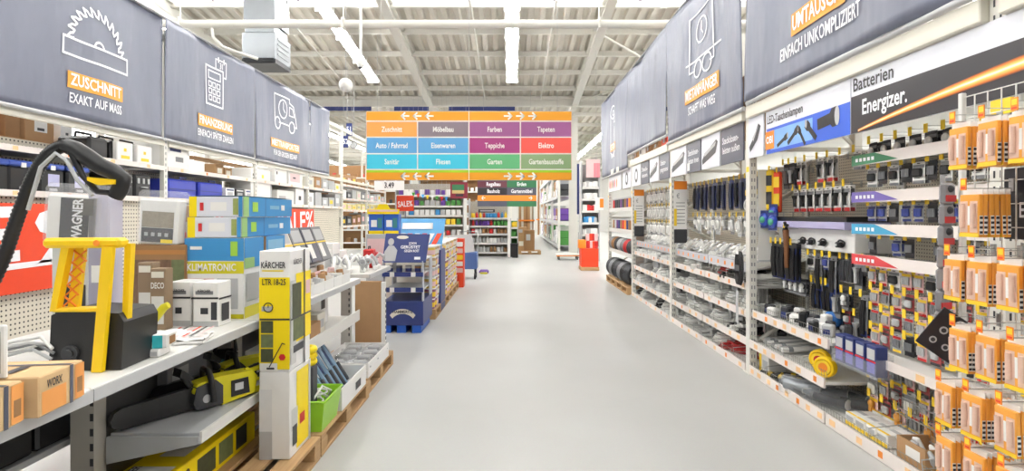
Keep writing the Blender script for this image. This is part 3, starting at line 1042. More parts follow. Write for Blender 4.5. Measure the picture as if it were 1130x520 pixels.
# ------------------------------------------------ products
def card_pack(w_, h_, m_card, m_prod, m_band, kind='box', m_band2=None):
    """hanging pack: printed card with bands, clear or solid product on it; hangs from its top; returns (mesh, child mesh)"""
    mb = MB()
    D = (-w_ / 2, w_ / 2, -.001, .001, -h_, 0)
    mb.box(*D, 0)
    put_rect(mb, 'front', .004, w_ - .004, .0, h_ * .14, D, 1)
    put_rect(mb, 'front', .004, w_ - .004, h_ * .72, h_ * .86, D, 2)
    put_rect(mb, 'front', w_ * .12, w_ * .6, h_ * .24, h_ * .27, D, 2, .002)
    put_rect(mb, 'front', w_ * .38, w_ * .62, h_ * .9, h_ * .94, D, 3, .002)
    c = mb.mesh('blister_card', [m_card, m_band, m_band2 or m_band, M_dark])
    pb = MB()
    if kind == 'torch':
        pb.cyl((0, -.022, -h_ * .78), (0, -.022, -h_ * .45), w_ * .14, 8).cyl((0, -.022, -h_ * .45), (0, -.022, -h_ * .28), w_ * .14, 8, 0, w_ * .26)
    elif kind == 'batteries':
        for k in (-1.5, -.5, .5, 1.5):
            pb.cyl((k * w_ * .2, -.012, -h_ * .72), (k * w_ * .2, -.012, -h_ * .3), w_ * .085, 7)
    elif kind == 'coil':
        pb.torus((0, -.015, -h_ * .52), w_ * .34, w_ * .09, 'y', 14, 5, 0, 1.35).torus((0, -.03, -h_ * .52), w_ * .3, w_ * .07, 'y', 14, 5, 0, 1.35)
    elif kind == 'long':
        for k in (-1, 0, 1):
            pb.tube([(k * w_ * .22, -.012, -h_ * .12), (k * w_ * .25, -.022, -h_ * .5), (k * w_ * .2, -.012, -h_ * .95)], w_ * .1, 6)
    elif kind == 'lamp':
        pb.ball((0, -.02, -h_ * .4), w_ * .28, 10, 0, (1, .6, 1)).box(-w_ * .15, w_ * .15, -.03, -.001, -h_ * .75, -h_ * .55)
    else:
        pb.cbox(-w_ * .36, w_ * .36, -.024, -.001, -h_ * .7, -h_ * .3, .008)
    return c, pb.mesh('product', m_prod)


KINDS = {
    'torch_white': card_pack(.095, .21, M_paper, M_black, M_red, 'torch', M_grey),
    'torch_dark': card_pack(.10, .24, M_dark, M_lgrey, M_grey, 'torch'),
    'torch_long': card_pack(.085, .31, M_grey, M_black, M_navy, 'long', M_lgrey),
    'cable_black': card_pack(.10, .34, M_dark, M_black, M_navy, 'long', M_navy),
    'cable_navy': card_pack(.12, .36, M_navy, pm('navy_cable', (40, 48, 74), .5), M_dark, 'long'),
    'bag_white': card_pack(.14, .24, M_paper, M_white, M_lgrey, 'coil'),
    'bag_grey': card_pack(.13, .22, M_lgrey, M_paper, M_grey, 'coil'),
    'lamp_dark': card_pack(.1, .15, M_dark, M_paper, M_grey, 'lamp'),
    'lamp_white': card_pack(.1, .14, M_paper, M_black, M_grey, 'box'),
    'bat_blue': card_pack(.085, .12, M_lgrey, pm('cell_blue', (70, 84, 160), .35), M_navy, 'batteries'),
    'bat_black': card_pack(.085, .125, M_dark, M_grey, M_black, 'batteries'),
    'bat_pink': card_pack(.085, .125, M_pink, M_lgrey, M_red, 'batteries', M_tagy),
    'bat_yellow': card_pack(.085, .125, M_lgrey, M_grey, M_tagy, 'batteries', M_red),
    'bat_red': card_pack(.085, .125, pm('dull_red_card', (168, 70, 72), .5), M_lgrey, M_dark, 'box'),
    'bulb_box': card_pack(.11, .16, M_pink, pm('amber_print', (214, 150, 60), .5), M_red, 'lamp', M_tagy),
    'plug_white': card_pack(.1, .18, M_lgrey, M_white, M_grey, 'box'),
    'grey_strip': card_pack(.12, .2, M_grey, M_dark, M_lgrey, 'long'),
    'blue_tool': card_pack(.07, .24, pm('tool_blue', (58, 84, 150), .45), M_black, M_dark, 'long'),
}
PNAME = {'torch': 'flashlight_pack', 'cable': 'cable_pack', 'bag': 'cable_bag', 'lamp': 'lamp_pack', 'bat': 'battery_pack', 'bulb': 'bulb_pack', 'plug': 'plug_pack', 'grey': 'strip_pack', 'blue': 'tool_pack'}
PCAT = {'torch': 'flashlight', 'cable': 'cable', 'bag': 'cable', 'lamp': 'lamp', 'bat': 'battery pack', 'bulb': 'bulb pack', 'plug': 'plug', 'grey': 'power strip', 'blue': 'tool'}
PTXT = {'torch_white': 'pale flashlight pack', 'torch_dark': 'dark flashlight pack', 'torch_long': 'long grey flashlight pack', 'cable_black': 'long black cable pack', 'cable_navy': 'long navy cable pack', 'bag_white': 'white cable bag',
        'bag_grey': 'grey cable bag', 'lamp_dark': 'dark lamp pack', 'lamp_white': 'white lamp pack', 'bat_blue': 'blue battery pack', 'bat_black': 'black battery pack', 'bat_pink': 'pink battery pack',
        'bat_yellow': 'yellow battery pack', 'bat_red': 'dull red battery pack', 'bulb_box': 'pink bulb pack', 'plug_white': 'white plug pack', 'grey_strip': 'grey strip pack', 'blue_tool': 'slim blue tool pack'}


def hang_row(unit, Yfar, xs, z, yb, L, kinds, rowtxt, n=2, rnd=None, tagmesh=_tagm, jig=.0):
    """row of hooks with packs; one label per hook (the packs on one hook cannot be told apart)"""
    rnd = rnd or random.Random(hash_s(rowtxt))
    for i, x in enumerate(xs):
        zz = z + rnd.uniform(-jig, jig)
        hook(unit, x, yb, zz, L, tagmesh)
        kd = kinds[i % len(kinds)] if isinstance(kinds, (list, tuple)) else kinds
        if kd is None:
            continue
        base = kd.split('_')[0]
        c, p = KINDS[kd]
        nk = n if rnd.random() > .25 else n + 1
        for k in range(nk):
            lab = '%s %s, %s hook from far end, %s' % (('front', 'rear', 'rearmost')[k] if nk > 1 else 'single', PTXT[kd], ORD[i], rowtxt)
            yy = yb - L + .02 + k * .034 + rnd.uniform(0, .004)
            wx, wy = RX + .005 + yy, Yfar - x
            o = tag(link(PNAME[base], c, None, (wx, wy, zz - .004), (rnd.uniform(-.03, .03), rnd.uniform(-.02, .02), RR + rnd.uniform(-.09, .09))), lab, PCAT[base], 'packs on one hook: ' + rowtxt + ', ' + ORD[i])
            link('product', p, o)


def hash_s(s):
    h = 7
    for ch in s:
        h = (h * 131 + ord(ch)) % 1000003
    return h


def xs_(a, b, n):
    return [a + (b - a) * (k + .5) / n for k in range(n)]


# ---- flashlight unit
YA1, WA = 5.49, 1.32
A1 = shelf_unit('shelf unit with peg wall under the blue flashlight sign', YA1, WA)
YBK = .56
hang_row(A1, YA1, [.06, .17, .3, .46, .66, .82, 1.0, 1.18], 2.05, YBK, .26, ['torch_dark', 'torch_dark', 'torch_white', None, 'torch_white', 'torch_white', None, 'lamp_white'], 'top flashlight row')
hang_row(A1, YA1, xs_(.1, 1.05, 7), 1.80, YBK, .22, ['torch_white'], 'row above acrylic display')
# acrylic display ledge
ld = thing('display_ledge', 'acrylic display ledge with a black rail in the flashlight bay', 'ledge', (RX + .2, YA1 - .05, 1.42), RR)
MB().cbox(0, 1.2, .0, .34, .08, .12, .004).build('black_rail', M_black, ld)
MB().cbox(0, 1.2, -.02, .34, .02, .08, .006).build('acrylic_tray', pm('lilac_acrylic', (176, 172, 208), .15, .06, 6), ld)
MB().cbox(0, 1.2, .06, .36, -.16, .02, .006).build('white_panel', M_paper, ld)
hl = random.Random(5)
for k, x in enumerate((.2, .48, .62, .8, 1.05)):
    t = thing('headlamp', '%s black headlamp from the far end on the white panel below the acrylic ledge' % ORD[k], 'headlamp', (RX + .255, YA1 - .05 - x, 1.33), RR, 'headlamps on the display ledge')
    MB().torus((0, -.012, 0), .045, .008, 'y', 12, 5, 0, .6).build('strap', M_black, t)
    MB().cbox(-.028, .028, -.045, -.004, -.03, .012, .006).build('lamp_body', M_black, t)
    MB().cyl((0, -.045, -.008), (0, -.052, -.008), .012, 8).build('lens', M_lgrey, t)
hang_row(A1, YA1, xs_(.02, .5, 5), 1.30, YBK, .38, ['cable_black'], 'far end under display ledge', 2)
hang_row(A1, YA1, xs_(.5, .95, 4), 1.22, YBK, .28, ['lamp_white', 'torch_long', 'bat_blue', 'torch_long'], 'middle under display ledge', 2)
hang_row(A1, YA1, xs_(.92, 1.3, 4), 1.22, YBK, .24, ['grey_strip', 'grey_strip', 'torch_dark', 'bat_black'], 'near end under display ledge', 2)
hang_row(A1, YA1, xs_(.1, .5, 4), .98, YBK, .3, ['lamp_dark'], 'far end above bulk tray', 2)
hang_row(A1, YA1, xs_(.5, .8, 4), .98, YBK, .24, ['blue_tool'], 'middle above bulk tray', 2)
hang_row(A1, YA1, xs_(.8, 1.3, 4), .95, YBK, .24, ['torch_dark', 'lamp_dark', None, 'torch_long'], 'near end above bulk tray', 2)
hang_row(A1, YA1, xs_(.6, 1.3, 5), .78, YBK, .2, ['lamp_dark', 'torch_dark', 'bat_red', 'torch_dark', 'bulb_box'], 'lowest flashlight unit row', 2)
tray(A1, 0, WA, .6, .03, .5, ntag=7, dividers=1)
tray(A1, 0, WA, .31, .0, .5, ntag=6, dividers=3)
tray(A1, 0, WA, .05, .0, .5, ntag=8, dividers=3, rail_h=.085)
# ---- battery unit
YA2, WA2 = 4.15, 1.44
A2 = shelf_unit('shelf unit with coloured header strips under the battery sign', YA2, WA2)
HDR = [(1.967, (64, 130, 92), 'green'), (1.70, (120, 104, 178), 'purple'), (1.47, (70, 160, 200), 'blue'), (1.25, (214, 70, 74), 'red')]
for z, c, nm in HDR:
    s = MB().box(.0, WA2, .2, .5, z - .02, z - .005).build('shelf', M_shelf, A2)
    D = (0, WA2, .18, .2, z - .055, z + .02)
    r = MB().box(*D).build('header_strip', M_rail, A2)
    q = MB(); put_poly(q, 'front', [(0, 0), (.5, .01), (.26, .075), (0, .075)], D, 0, .002); q.build('colour_flash', pm('header_' + nm, c, .4), r)
    q = MB()
    for k in range(5):
        put_rect(q, 'front', .05 + k * .045, .08 + k * .045, .025, .05, D, 0, .004)
    q.build('header_mark', M_print, r)
rows_A2 = [(2.08, ['lamp_dark'], .3, 'row under battery sign', 10), (1.90, ['lamp_white', 'bat_black'], .3, 'row below green strip', 12), (1.635, ['bat_blue', 'bat_blue', 'bat_black'], .3, 'row below purple strip', 12),
           (1.40, ['bat_black', None, 'bat_blue', 'bat_black', None], .3, 'row below blue strip', 11), (1.185, ['bat_pink', 'bat_pink', 'lamp_white'], .3, 'row below red strip', 12), (1.03, ['bat_pink', 'bat_yellow', 'bat_pink', 'bat_red'], .28, 'second row below red strip', 12),
           (.885, ['bat_yellow', 'bat_pink', 'bat_red'], .28, 'third row below red strip', 12), (.745, ['bat_pink', 'bat_red', 'bat_yellow', 'bat_black'], .28, 'fourth row below red strip', 12)]
for z, kd, L, tx_, n in rows_A2:
    hang_row(A2, YA2, xs_(.02, WA2 - .02, n), z, YBK, L, kd, tx_, 1)
tray(A2, 0, WA2, .59, .12, .54, ntag=3, wire=False, dividers=0, rail_h=.06)
for z, kd, L, tx_, n in [(.53, ['bat_pink', 'bat_red', 'bat_yellow'], .3, 'top row under white shelf', 11), (.395, ['plug_white', 'bat_pink', 'bat_red'], .3, 'middle row under white shelf', 11), (.26, ['bulb_box', 'bat_red', 'bulb_box', 'bat_yellow'], .3, 'bottom row under white shelf', 10)]:
    hang_row(A2, YA2, xs_(.02, WA2 - .02, n), z, YBK, L, kd, tx_, 1)
tray(A2, 0, WA2, .05, .0, .5, ntag=6, dividers=2, rail_h=.085)
# ---- cable units
units = {}
for nm, Yf, wd, lb in (('B2', 6.86, 1.27, 'shelf unit with red and white cables beside the side board'), ('B1', 8.19, 1.3, 'shelf unit with black hanging cables behind the trailer banner'),
                       ('C2', 9.52, 1.22, 'shelf unit with white cables before the second price board'), ('C1', 10.85, 1.3, 'shelf unit with white cables right behind the farther price board')):
    u = shelf_unit(lb, Yf, wd, .62)
    for j, z in enumerate((.05, .305, .575, .845)):
        tray(u, 0, wd, z, .0 + .015 * j, .56, ntag=4, dividers=3, wire=(nm in ('B1', 'B2')))
    dk = MB(); dk.raw([(0, .1, 1.0), (wd, .1, 1.0), (wd, .6, 1.1), (0, .6, 1.1), (0, .1, 1.02), (wd, .1, 1.02), (wd, .6, 1.12), (0, .6, 1.12)], [(3, 2, 1, 0), (4, 5, 6, 7), (0, 1, 5, 4), (1, 2, 6, 5), (2, 3, 7, 6), (3, 0, 4, 7)])
    dk.build('sloping_shelf', M_shelf, u)
    rr = MB().box(0, wd, .07, .1, .97, 1.07).build('price_rail', pm('acrylic_rail', (206, 206, 212), .2, .06), u)
    for k in range(6):
        link('price_label', TAGL[1], rr, (wd * (k + .5) / 6, .0685, 1.02))
    units[nm] = (u, Yf, wd)
u, Yf, wd = units['B2']
hang_row(u, Yf, xs_(.05, wd - .3, 6), 1.98, .62, .34, ['cable_navy', 'cable_black', 'cable_navy'], 'upper row by side board', 1)
hang_row(u, Yf, xs_(.05, wd, 6), 1.55, .62, .34, ['bag_grey', 'bag_white', 'plug_white'], 'middle row by side board', 1)
hang_row(u, Yf, xs_(.75, wd, 4), 1.78, .62, .42, ['bag_grey', 'bag_white'], 'short row by side board', 1)
u, Yf, wd = units['B1']
hang_row(u, Yf, xs_(.05, wd, 8), 1.98, .62, .34, ['cable_black', 'cable_navy'], 'upper row beneath trailer banner', 1)
hang_row(u, Yf, xs_(.05, wd, 7), 1.55, .62, .34, ['plug_white', 'bag_white'], 'middle row beneath trailer banner', 1)
for nm in ('C2', 'C1'):
    u, Yf, wd = units[nm]
    nn = {'C2': 'before', 'C1': 'behind'}[nm]
    hang_row(u, Yf, xs_(.05, wd, 7), 2.0, .62, .36, ['bag_white', 'bag_grey'], 'upper row %s farther price board' % nn, 1)
    hang_row(u, Yf, xs_(.05, wd, 7), 1.72, .62, .36, ['bag_white'], 'second row %s farther price board' % nn, 1)
    hang_row(u, Yf, xs_(.05, wd, 7), 1.44, .62, .36, ['bag_white', 'bag_grey'], 'third row %s farther price board' % nn, 1)

# =================================================================== GOODS IN THE RIGHT TRAYS
M_cwhite = pm('white_cable', (236, 236, 232), .45, .05)
M_cgrey = pm('grey_cable', (176, 176, 174), .45, .06)
M_cred = pm('red_cable', (176, 42, 40), .45, .08)
M_cblk = pm('black_cable', (30, 30, 32), .4, .1)


def coil_mesh(kind, m):
    mb = MB()
    rr = random.Random(kind)
    if kind == 0:      # hank lying across the tray
        for k in range(5):
            mb.torus((rr.uniform(-.012, .012), rr.uniform(-.02, .02), .012 + k * .018), .105 - k * .006, .009, 'z', 16, 5, 0, 1.7)
        mb.box(-.04, .04, -.012, .012, .0, .105)
    elif kind == 1:    # round coil leaning
        for k in range(5):
            mb.torus((0, -.03 + k * .016, .1), .09 - (k % 2) * .008, .01, 'y', 16, 5)
        mb.box(-.012, .012, -.045, .05, .005, .02).box(-.012, .012, -.045, .05, .18, .195)
    else:              # bundle of tubes
        for k in range(6):
            a, b = rr.uniform(-.05, .05), .014 + (k // 3) * .028
            mb.tube([(a - .01, -.2, b), (a, 0, b + .01), (a + rr.uniform(-.02, .02), .2, b)], .014, 6)
        for yy in (-.1, .1):
            mb.box(-.07, .07, yy - .008, yy + .008, 0, .068)
    return mb.mesh('cable_coil', m)


_card = MB().box(-.045, .045, -.002, 0, 0, .09).mesh('label_card', M_lgrey)
CO = {(k, nm): coil_mesh(k, m) for k in range(3) for nm, m in (('white', M_cwhite), ('grey', M_cgrey), ('red', M_cred), ('black', M_cblk))}
LV = ((.05, 'lowest'), (.305, 'second'), (.575, 'third'), (.845, 'top'))
UT = {'B2': 'unit by side board', 'B1': 'unit beneath trailer banner', 'C2': 'unit before farther price board', 'C1': 'unit behind farther price board'}
for nm in ('B2', 'B1', 'C2', 'C1'):
    u, Yf, wd = units[nm]
    rr = random.Random(nm)
    for z, ln in LV:
        n = 8
        for i in range(n):
            x = wd * (i + .5) / n + rr.uniform(-.02, .02)
            c = 'white' if rr.random() < .75 else 'grey'
            if nm == 'B2':
                c = 'red' if ln == 'lowest' and i > 1 else ('red' if ln == 'top' and i == 1 else ('black' if (ln in ('top', 'second') and i in (3, 4, 6)) else c))
            if nm in ('C1', 'C2') and rr.random() < .15:
                c = 'black'
            k = rr.choice((0, 1, 1, 2))
            y = .26 + rr.uniform(-.03, .03)
            o = tag(link('cable_coil', CO[(k, c)], None, (RX + .005 + y, Yf - x, z + .004), (0, 0, RR + rr.uniform(-.5, .5) if k != 2 else RR + rr.uniform(-.12, .12))),
                    '%s cable coil, %s from far end, %s tray, %s' % (c, ORD[i], ln, UT[nm]), 'cable', 'cable coils in the trays of the ' + UT[nm])
            o.scale = (1.15, 1.15, 1.3)
            if k == 1:
                link('label_card', _card, o, (.0, -.05, .05))
    # small packs on the sloping shelf
    for i in range(6):
        x = wd * (i + .5) / 6
        c, p = KINDS[rr.choice(('plug_white', 'bag_grey', 'bag_white'))]
        o = tag(link('switch_pack', c, None, (RX + .33, Yf - x, 1.22), (-.9, 0, RR)), 'pale pack lying on the sloping shelf, %s from far end, %s' % (ORD[i], UT[nm]), 'plug', 'packs on the sloping shelf of the ' + UT[nm])
        link('product', p, o)


def on_unit(Yf, x, y, z):
    return (RX + .005 + y, Yf - x, z)


def carton(name, label, cat, loc, rz, w_, d_, h_, mats, rects=(), texts=(), group=None, seam=None, c=.004):
    """printed box: rects (face,u0,u1,v0,v1,material) as fractions of the face; texts (face,body,u,v,size,material,fit,rot)"""
    t = thing(name, label, cat, loc, rz, group)
    D = (-w_ / 2, w_ / 2, 0, d_, 0, h_)
    MB().cbox(*D, c).build('body', mats, t)
    if rects:
        byf = {}
        for i, (f, u0, u1, v0, v1, m) in enumerate(rects):
            byf.setdefault((f, m.name, i), []).append((i, u0, u1, v0, v1, m))
        for (f, mn, _i), L in byf.items():
            q = MB()
            W, H = FS(f, D)
            for (i, u0, u1, v0, v1, m) in L:
                put_rect(q, f, u0 * W, u1 * W, v0 * H, v1 * H, D, 0, .0012 + .0004 * i)
            q.build('printed_field', L[0][5], t)
    for (f, body, u, v, size, m, fit, rot) in texts:
        W, H = FS(f, D)
        q = MB(); put_text(q, body, f, u * W, v * H, size, D, 0, .75, .02, .012, rot=rot, fit=fit)
        # keep lettering just proud of the artwork
        for i, p in enumerate(q.v):
            off = .012 - (.0016 + .0004 * len(rects))
            x, y, z = p
            q.v[i] = {'front': (x, y + off, z), 'right': (x - off, y, z), 'left': (x + off, y, z), 'top': (x, y, z - off)}[f]
        q.build('lettering', m, t)
    if seam:
        q = MB(); put_rect(q, 'top', 0, w_, d_ * .46, d_ * .54, D, 0, .001); q.build('tape', seam, t)
    return t


rr = random.Random(3)
# bulk tray of the flashlight unit
for i in range(22):
    x, y = .12 + (i % 11) * .1 + rr.uniform(-.03, .03), .14 + (i // 11) * .15 + rr.uniform(-.04, .04)
    m = rr.choice((M_lgrey, M_grey, M_dark, M_paper, M_black))
    w_, d_, h_ = rr.uniform(.07, .11), rr.uniform(.05, .08), rr.uniform(.05, .13)
    t = tag(MB().cbox(-w_ / 2, w_ / 2, -d_ / 2, d_ / 2, 0, h_, .012).build('small_pack', m, None, on_unit(YA1, x, y, .605), RR + rr.uniform(-.7, .7)),
            'loose small pack, %s from far end in the %s of the bulk tray' % (ORD[i % 11], 'front' if i < 11 else 'rear'), 'pack', 'loose packs in the bulk tray')
    MB().box(-w_ * .3, w_ * .3, -d_ / 2 - .002, -d_ / 2, h_ * .2, h_ * .6).build('label_print', rr.choice((M_paper, M_navy, M_black)), t)
t = thing('blue_bag', 'bright blue bag lying at the back of the bulk tray', 'bag', on_unit(YA1, .78, .36, .61), RR)
MB().ball((0, 0, .07), .09, 12, 0, (1, .8, .8)).build('bag_body', pm('bag_blue', (40, 104, 176), .4, .1), t)
MB().box(-.05, .05, -.075, -.07, .04, .1).build('label_print', M_navy, t)
# white tubes on the middle tray
for i in range(6):
    x = .12 + i * .07
    t = tag(MB().cyl((0, -.17, .03), (0, .17, .05), .024, 10).cyl((0, -.175, .03), (0, -.17, .03), .02, 10).build('lamp_tube_pack', M_paper if i % 2 else M_lgrey, None, on_unit(YA1, x, .26, .315), RR + rr.uniform(-.15, .15)),
            'pale lamp tube, %s from far end on the middle tray under the flashlights' % ORD[i], 'lamp tube', 'pale lamp tubes on the middle tray')
    MB().cyl((0, -.12, .033), (0, -.08, .035), .0246, 10, caps=False).build('printed_sleeve', M_grey, t)
# yellow reels
for i, (x, z, y) in enumerate(((1.08, .335, .09), (1.22, .315, .05))):
    t = thing('cable_reel', ('yellow cable reel, left of two, on the middle tray', 'yellow cable reel, right of two, at the tray end')[i], 'reel', on_unit(YA1, x, y, z), RR + .6)
    rg = MB()
    for k in range(4):
        rg.torus((0, -.022 + k * .015, .085), .068, .012, 'y', 18, 6)
    rg.build('winding', M_yellow, t)
    MB().cyl((0, -.035, .085), (0, .035, .085), .055, 18).build('hub', M_tagy, t)
    MB().cyl((0, -.037, .085), (0, -.035, .085), .035, 16).build('label_disc', M_red if i == 0 else M_orange, t)
# bottom tray
carton('lamp_box', 'white and yellow lamp box at the far end of the bottom tray', 'box', on_unit(YA1, .14, .07, .055), RR, .2, .16, .17, M_paper, [('front', 0, .25, 0, 1, M_tagy), ('front', .35, .9, .2, .7, M_lgrey), ('left', .2, .8, .2, .7, M_grey)])
for i, (x, y) in enumerate(((.3, .06), (.42, .1), (.36, .24), (.5, .22), (.58, .08))):
    t = thing('work_torch', 'black and yellow torch, %s from far end in the bottom tray' % ORD[[0, 2, 1, 3, 4][i]], 'flashlight', on_unit(YA1, x, y, .06), RR + rr.uniform(.6, 1.2), 'torches in the bottom tray')
    MB().cyl((-.09, 0, .028), (.05, 0, .028), .02, 8).cyl((.05, 0, .028), (.1, 0, .032), .022, 8, 0, .034).build('handle', M_black, t)
    MB().cyl((-.02, 0, .028), (.02, 0, .028), .024, 8).cyl((.1, 0, .032), (.106, 0, .032), .032, 8).build('grip_ring', M_tagy, t)
for i, (x, y, L, r, m) in enumerate(((.66, .12, .24, .045, M_lgrey), (.84, .08, .3, .06, M_steel), (.78, .26, .26, .045, M_grey), (.98, .2, .28, .05, M_steel), (1.14, .14, .26, .045, M_dark), (1.08, .34, .26, .05, M_dark), (1.24, .28, .22, .05, M_black))):
    t = thing('lantern_pack', 'clear packed lantern, %s from far end in the bottom tray' % ORD[[0, 2, 1, 3, 5, 4, 6][i]], 'lantern', on_unit(YA1, x, y, .06), RR + rr.uniform(.4, 1.0), 'packed lanterns in the bottom tray')
    MB().cyl((-L / 2, 0, r + .01), (L * .25, 0, r + .01), r * .8, 12).cyl((L * .25, 0, r + .01), (L / 2, 0, r + .015), r * .8, 12, 0, r).build('lantern', m, t)
    MB().cyl((L / 2, 0, r + .015), (L / 2 + .006, 0, r + .015), r * .9, 12).build('lens', M_paper, t)
    MB().cbox(-L * .6, L * .6, -r * 1.15, r * 1.15, .0, 2.3 * r, .02).build('clear_pack', M_clear, t)
for i in range(8):
    x, y = .16 + (i % 4) * .115, .07 + (i // 4) * .19
    carton('bulb_box', 'flat white and yellow box, %s from far end, %s row of bottom tray' % (ORD[i % 4], ('front', 'rear')[i // 4]), 'box', on_unit(YA2, x, y, .058 + (i // 4) * .01), RR, .108, .18, .085, M_paper,
           [('top', 0, 1, 0, .12, M_tagy), ('top', .1, .9, .4, .6, M_lgrey), ('front', 0, 1, 0, .3, M_tagy), ('front', .1, .9, .45, .8, M_lgrey)], (), 'flat boxes in the bottom tray')
t = thing('open_carton', 'open brown carton with white bags at the near end of the bottom tray', 'box', on_unit(YA2, .78, .06, .06), RR)
b = MB(); b.box(-.12, .12, 0, .01, 0, .13).box(-.12, .12, .2, .21, 0, .13).box(-.12, -.11, .01, .2, 0, .13).box(.11, .12, .01, .2, 0, .13).box(-.11, .11, .01, .2, 0, .01); b.build('body', M_kraft, t)
q = MB(); put_rect(q, 'front', .08, .2, .04, .1, (-.12, .12, 0, .21, 0, .13)); q.build('label_print', M_paper, t)
for i in range(5):
    MB().cbox(-.03, .03, -.012, .012, 0, .12, .01).build('white_bag', M_paper if i % 2 else M_lgrey, None, on_unit(YA2, .70 + i * .04, .12 + (i % 2) * .06, .085), (.35, .3 * (i - 2), RR))
for o in [o for o in bpy.data.objects if o.name.startswith('white_bag')]:
    tag(o, 'small white bag, %s from far end in the open brown carton' % ORD[int(o.name[-3:]) if o.name[-1].isdigit() else 0], 'bag', 'bags in the open brown carton')
# clear bin with blue battery boxes
bn = thing('clear_bin', 'clear plastic bin hooked on the rail with blue battery boxes in it', 'bin', (RX + .03, 4.14, .48), RR)
MB().box(0, .5, 0, .12, 0, .008).box(0, .5, 0, .004, .008, .1).box(0, .5, .116, .12, .008, .16).box(0, .004, .004, .116, .008, .13).box(.496, .5, .004, .116, .008, .13).build('bin_body', M_clear, bn)
for i in range(4):
    carton('battery_box', 'blue and white battery box, %s from far end in the clear bin' % ORD[i], 'battery pack', (RX + .045, 4.14 - .07 - i * .12, .49), RR, .1, .08, .2, M_navy,
           [('front', .1, .9, .55, .9, M_lgrey), ('front', .1, .9, .1, .45, pm('violet_print', (92, 92, 178), .4)), ('front', 0, 1, .46, .52, M_red)], (), 'blue battery boxes in the clear bin')
# wire dump baskets at the near end
for i, (x, z) in enumerate(((.62, .062), (1.12, .062))):
    t = thing('wire_basket', ('wire basket behind the open carton', 'wire basket nearest the camera on the bottom tray')[i], 'basket', on_unit(YA2, x, .24, z), RR)
    b = MB()
    for k in range(15):
        xx = -.21 + k * .03
        b.tube([(xx, 0, .16), (xx, .02, 0), (xx, .2, 0), (xx, .22, .16)], .0022, 3, caps=False)
    for zz in (.0, .05, .1, .16):
        yy = .02 * (1 - zz / .16)
        b.tube([(-.21, yy, zz), (.21, yy, zz), (.21, .22 - yy, zz), (-.21, .22 - yy, zz)], .003, 4, closed=True)
    o = b.build('basket_wires', M_chrome, t); o['kind'] = 'stuff'
    t.scale = (1.15, 1.0, 1.75)
# hanging odds beside the side board
for i, (x, y, z, m, m2, lb) in enumerate(((.03, .18, 2.02, M_tagy, M_dark, 'long yellow and black tool pack hanging by the side board'), (.1, .22, 2.0, M_ored, M_tagy, 'long red and yellow tool pack hanging by the side board'))):
    t = thing('tool_pack', lb, 'tool', on_unit(YA1, x, y, z), RR + .5)
    MB().cbox(-.04, .04, -.02, .02, -.42, -.03, .012).build('pack_body', m, t)
    MB().box(-.03, .03, -.024, -.02, -.36, -.24).box(-.03, .03, -.024, -.02, -.18, -.08).build('printed_field', m2, t)
    MB().torus((0, 0, -.012), .018, .003, 'y', 10, 4).build('hang_loop', M_chrome, t)
    hook(A1, x, YBK, z - .03, YBK - y)
for i, (x, z) in enumerate(((.03, 1.6), (.14, 1.58), (.09, 1.66))):
    t = thing('blue_blister', '%s blue and green blister pack hanging low by the side board' % ('left', 'right', 'upper')[i], 'pack', on_unit(YA1, x, .12 + .03 * i, z), RR + .4)
    MB().ball((0, 0, -.09), .055, 10, 0, (1, .6, 1.2)).build('blister', pm('blister_blue', (44, 70, 168), .3, .2), t)
    MB().ball((0, -.02, -.09), .035, 8, 0, (1, .7, 1)).build('product', pm('blister_green', (70, 160, 130), .4), t)
    MB().box(-.05, .05, .0, .003, -.17, 0).build('card', M_navy, t)
t = thing('brush_bundle', 'brown bundle of wire and black handles hanging in front of the long black packs', 'brush', on_unit(YA1, .42, .14, 1.42), RR)
MB().tube([(0, 0, 0), (.01, 0, -.15), (-.005, .01, -.34)], [.03, .022, .018], 8).build('bundle', pm('rust_brown', (120, 76, 44), .6, .2, 40), t)
MB().tube([(-.03, 0, .04), (0, -.02, -.01), (.04, 0, .05)], .012, 6).tube([(-.01, .02, -.02), (.02, -.02, .07)], .014, 6).build('handles', M_black, t)
hook(A1, .42, YBK, 1.43, YBK - .14)
# black bundle tied to the upright
t = thing('cable_bundle', 'black cable bundle hanging on the upright beside the red cables', 'cable', (RX - .03, 5.68, .82))
for k in range(4):
    MB().torus((0, -.03 + .02 * k, .2), .055, .014, 'x', 14, 5, 0, 3.0).build('cable_loop', M_cblk, t)
MB().box(-.02, .02, -.06, .06, .17, .23).build('tie', M_dark, t)
MB().box(-.02, -.018, -.03, .03, .34, .42).build('label_card', M_paper, t)
MB().box(-.02, -.017, -.03, .03, -.35, -.03).build('tag_strip', M_lgrey, t)

# =================================================================== WIRE GRID WITH ORANGE BATTERY PACKS
GX = 2.1
gr = thing('wire_grid', 'white wire grid stand hung with orange battery packs at right edge', 'rack', (GX, 2.62, 0), RR)
for x in (.0, 1.4):
    MB().cbox(x - .012, x + .012, -.012, .012, .02, 2.12, .003).build('grid_post', M_white, gr)
for k in range(1, 20):
    MB().tube([(k * .07, 0, .1), (k * .07, 0, 2.1)], .003, 4).build('vertical_wire', M_white, gr)
for k in range(21):
    MB().tube([(0, .004, .1 + k * .1), (1.4, .004, .1 + k * .1)], .003, 4).build('cross_wire', M_white, gr)
MB().cbox(-.02, 1.42, -.16, .16, 0, .02, .004).build('base', M_white, gr)
D = (.2, .9, .02, .03, 1.45, 1.75)
bk = MB().box(*D).build('brand_card', M_frb, gr)
q = MB(); put_text(q, 'Energizer', 'front', .2, .12, .09, D, 0, .75, .015, .003); q.build('lettering', M_print, bk)

M_bor = pm('battery_orange', (240, 166, 66), .4, .06)
M_bpink = pm('battery_foil', (226, 190, 170), .3, .12, 30)


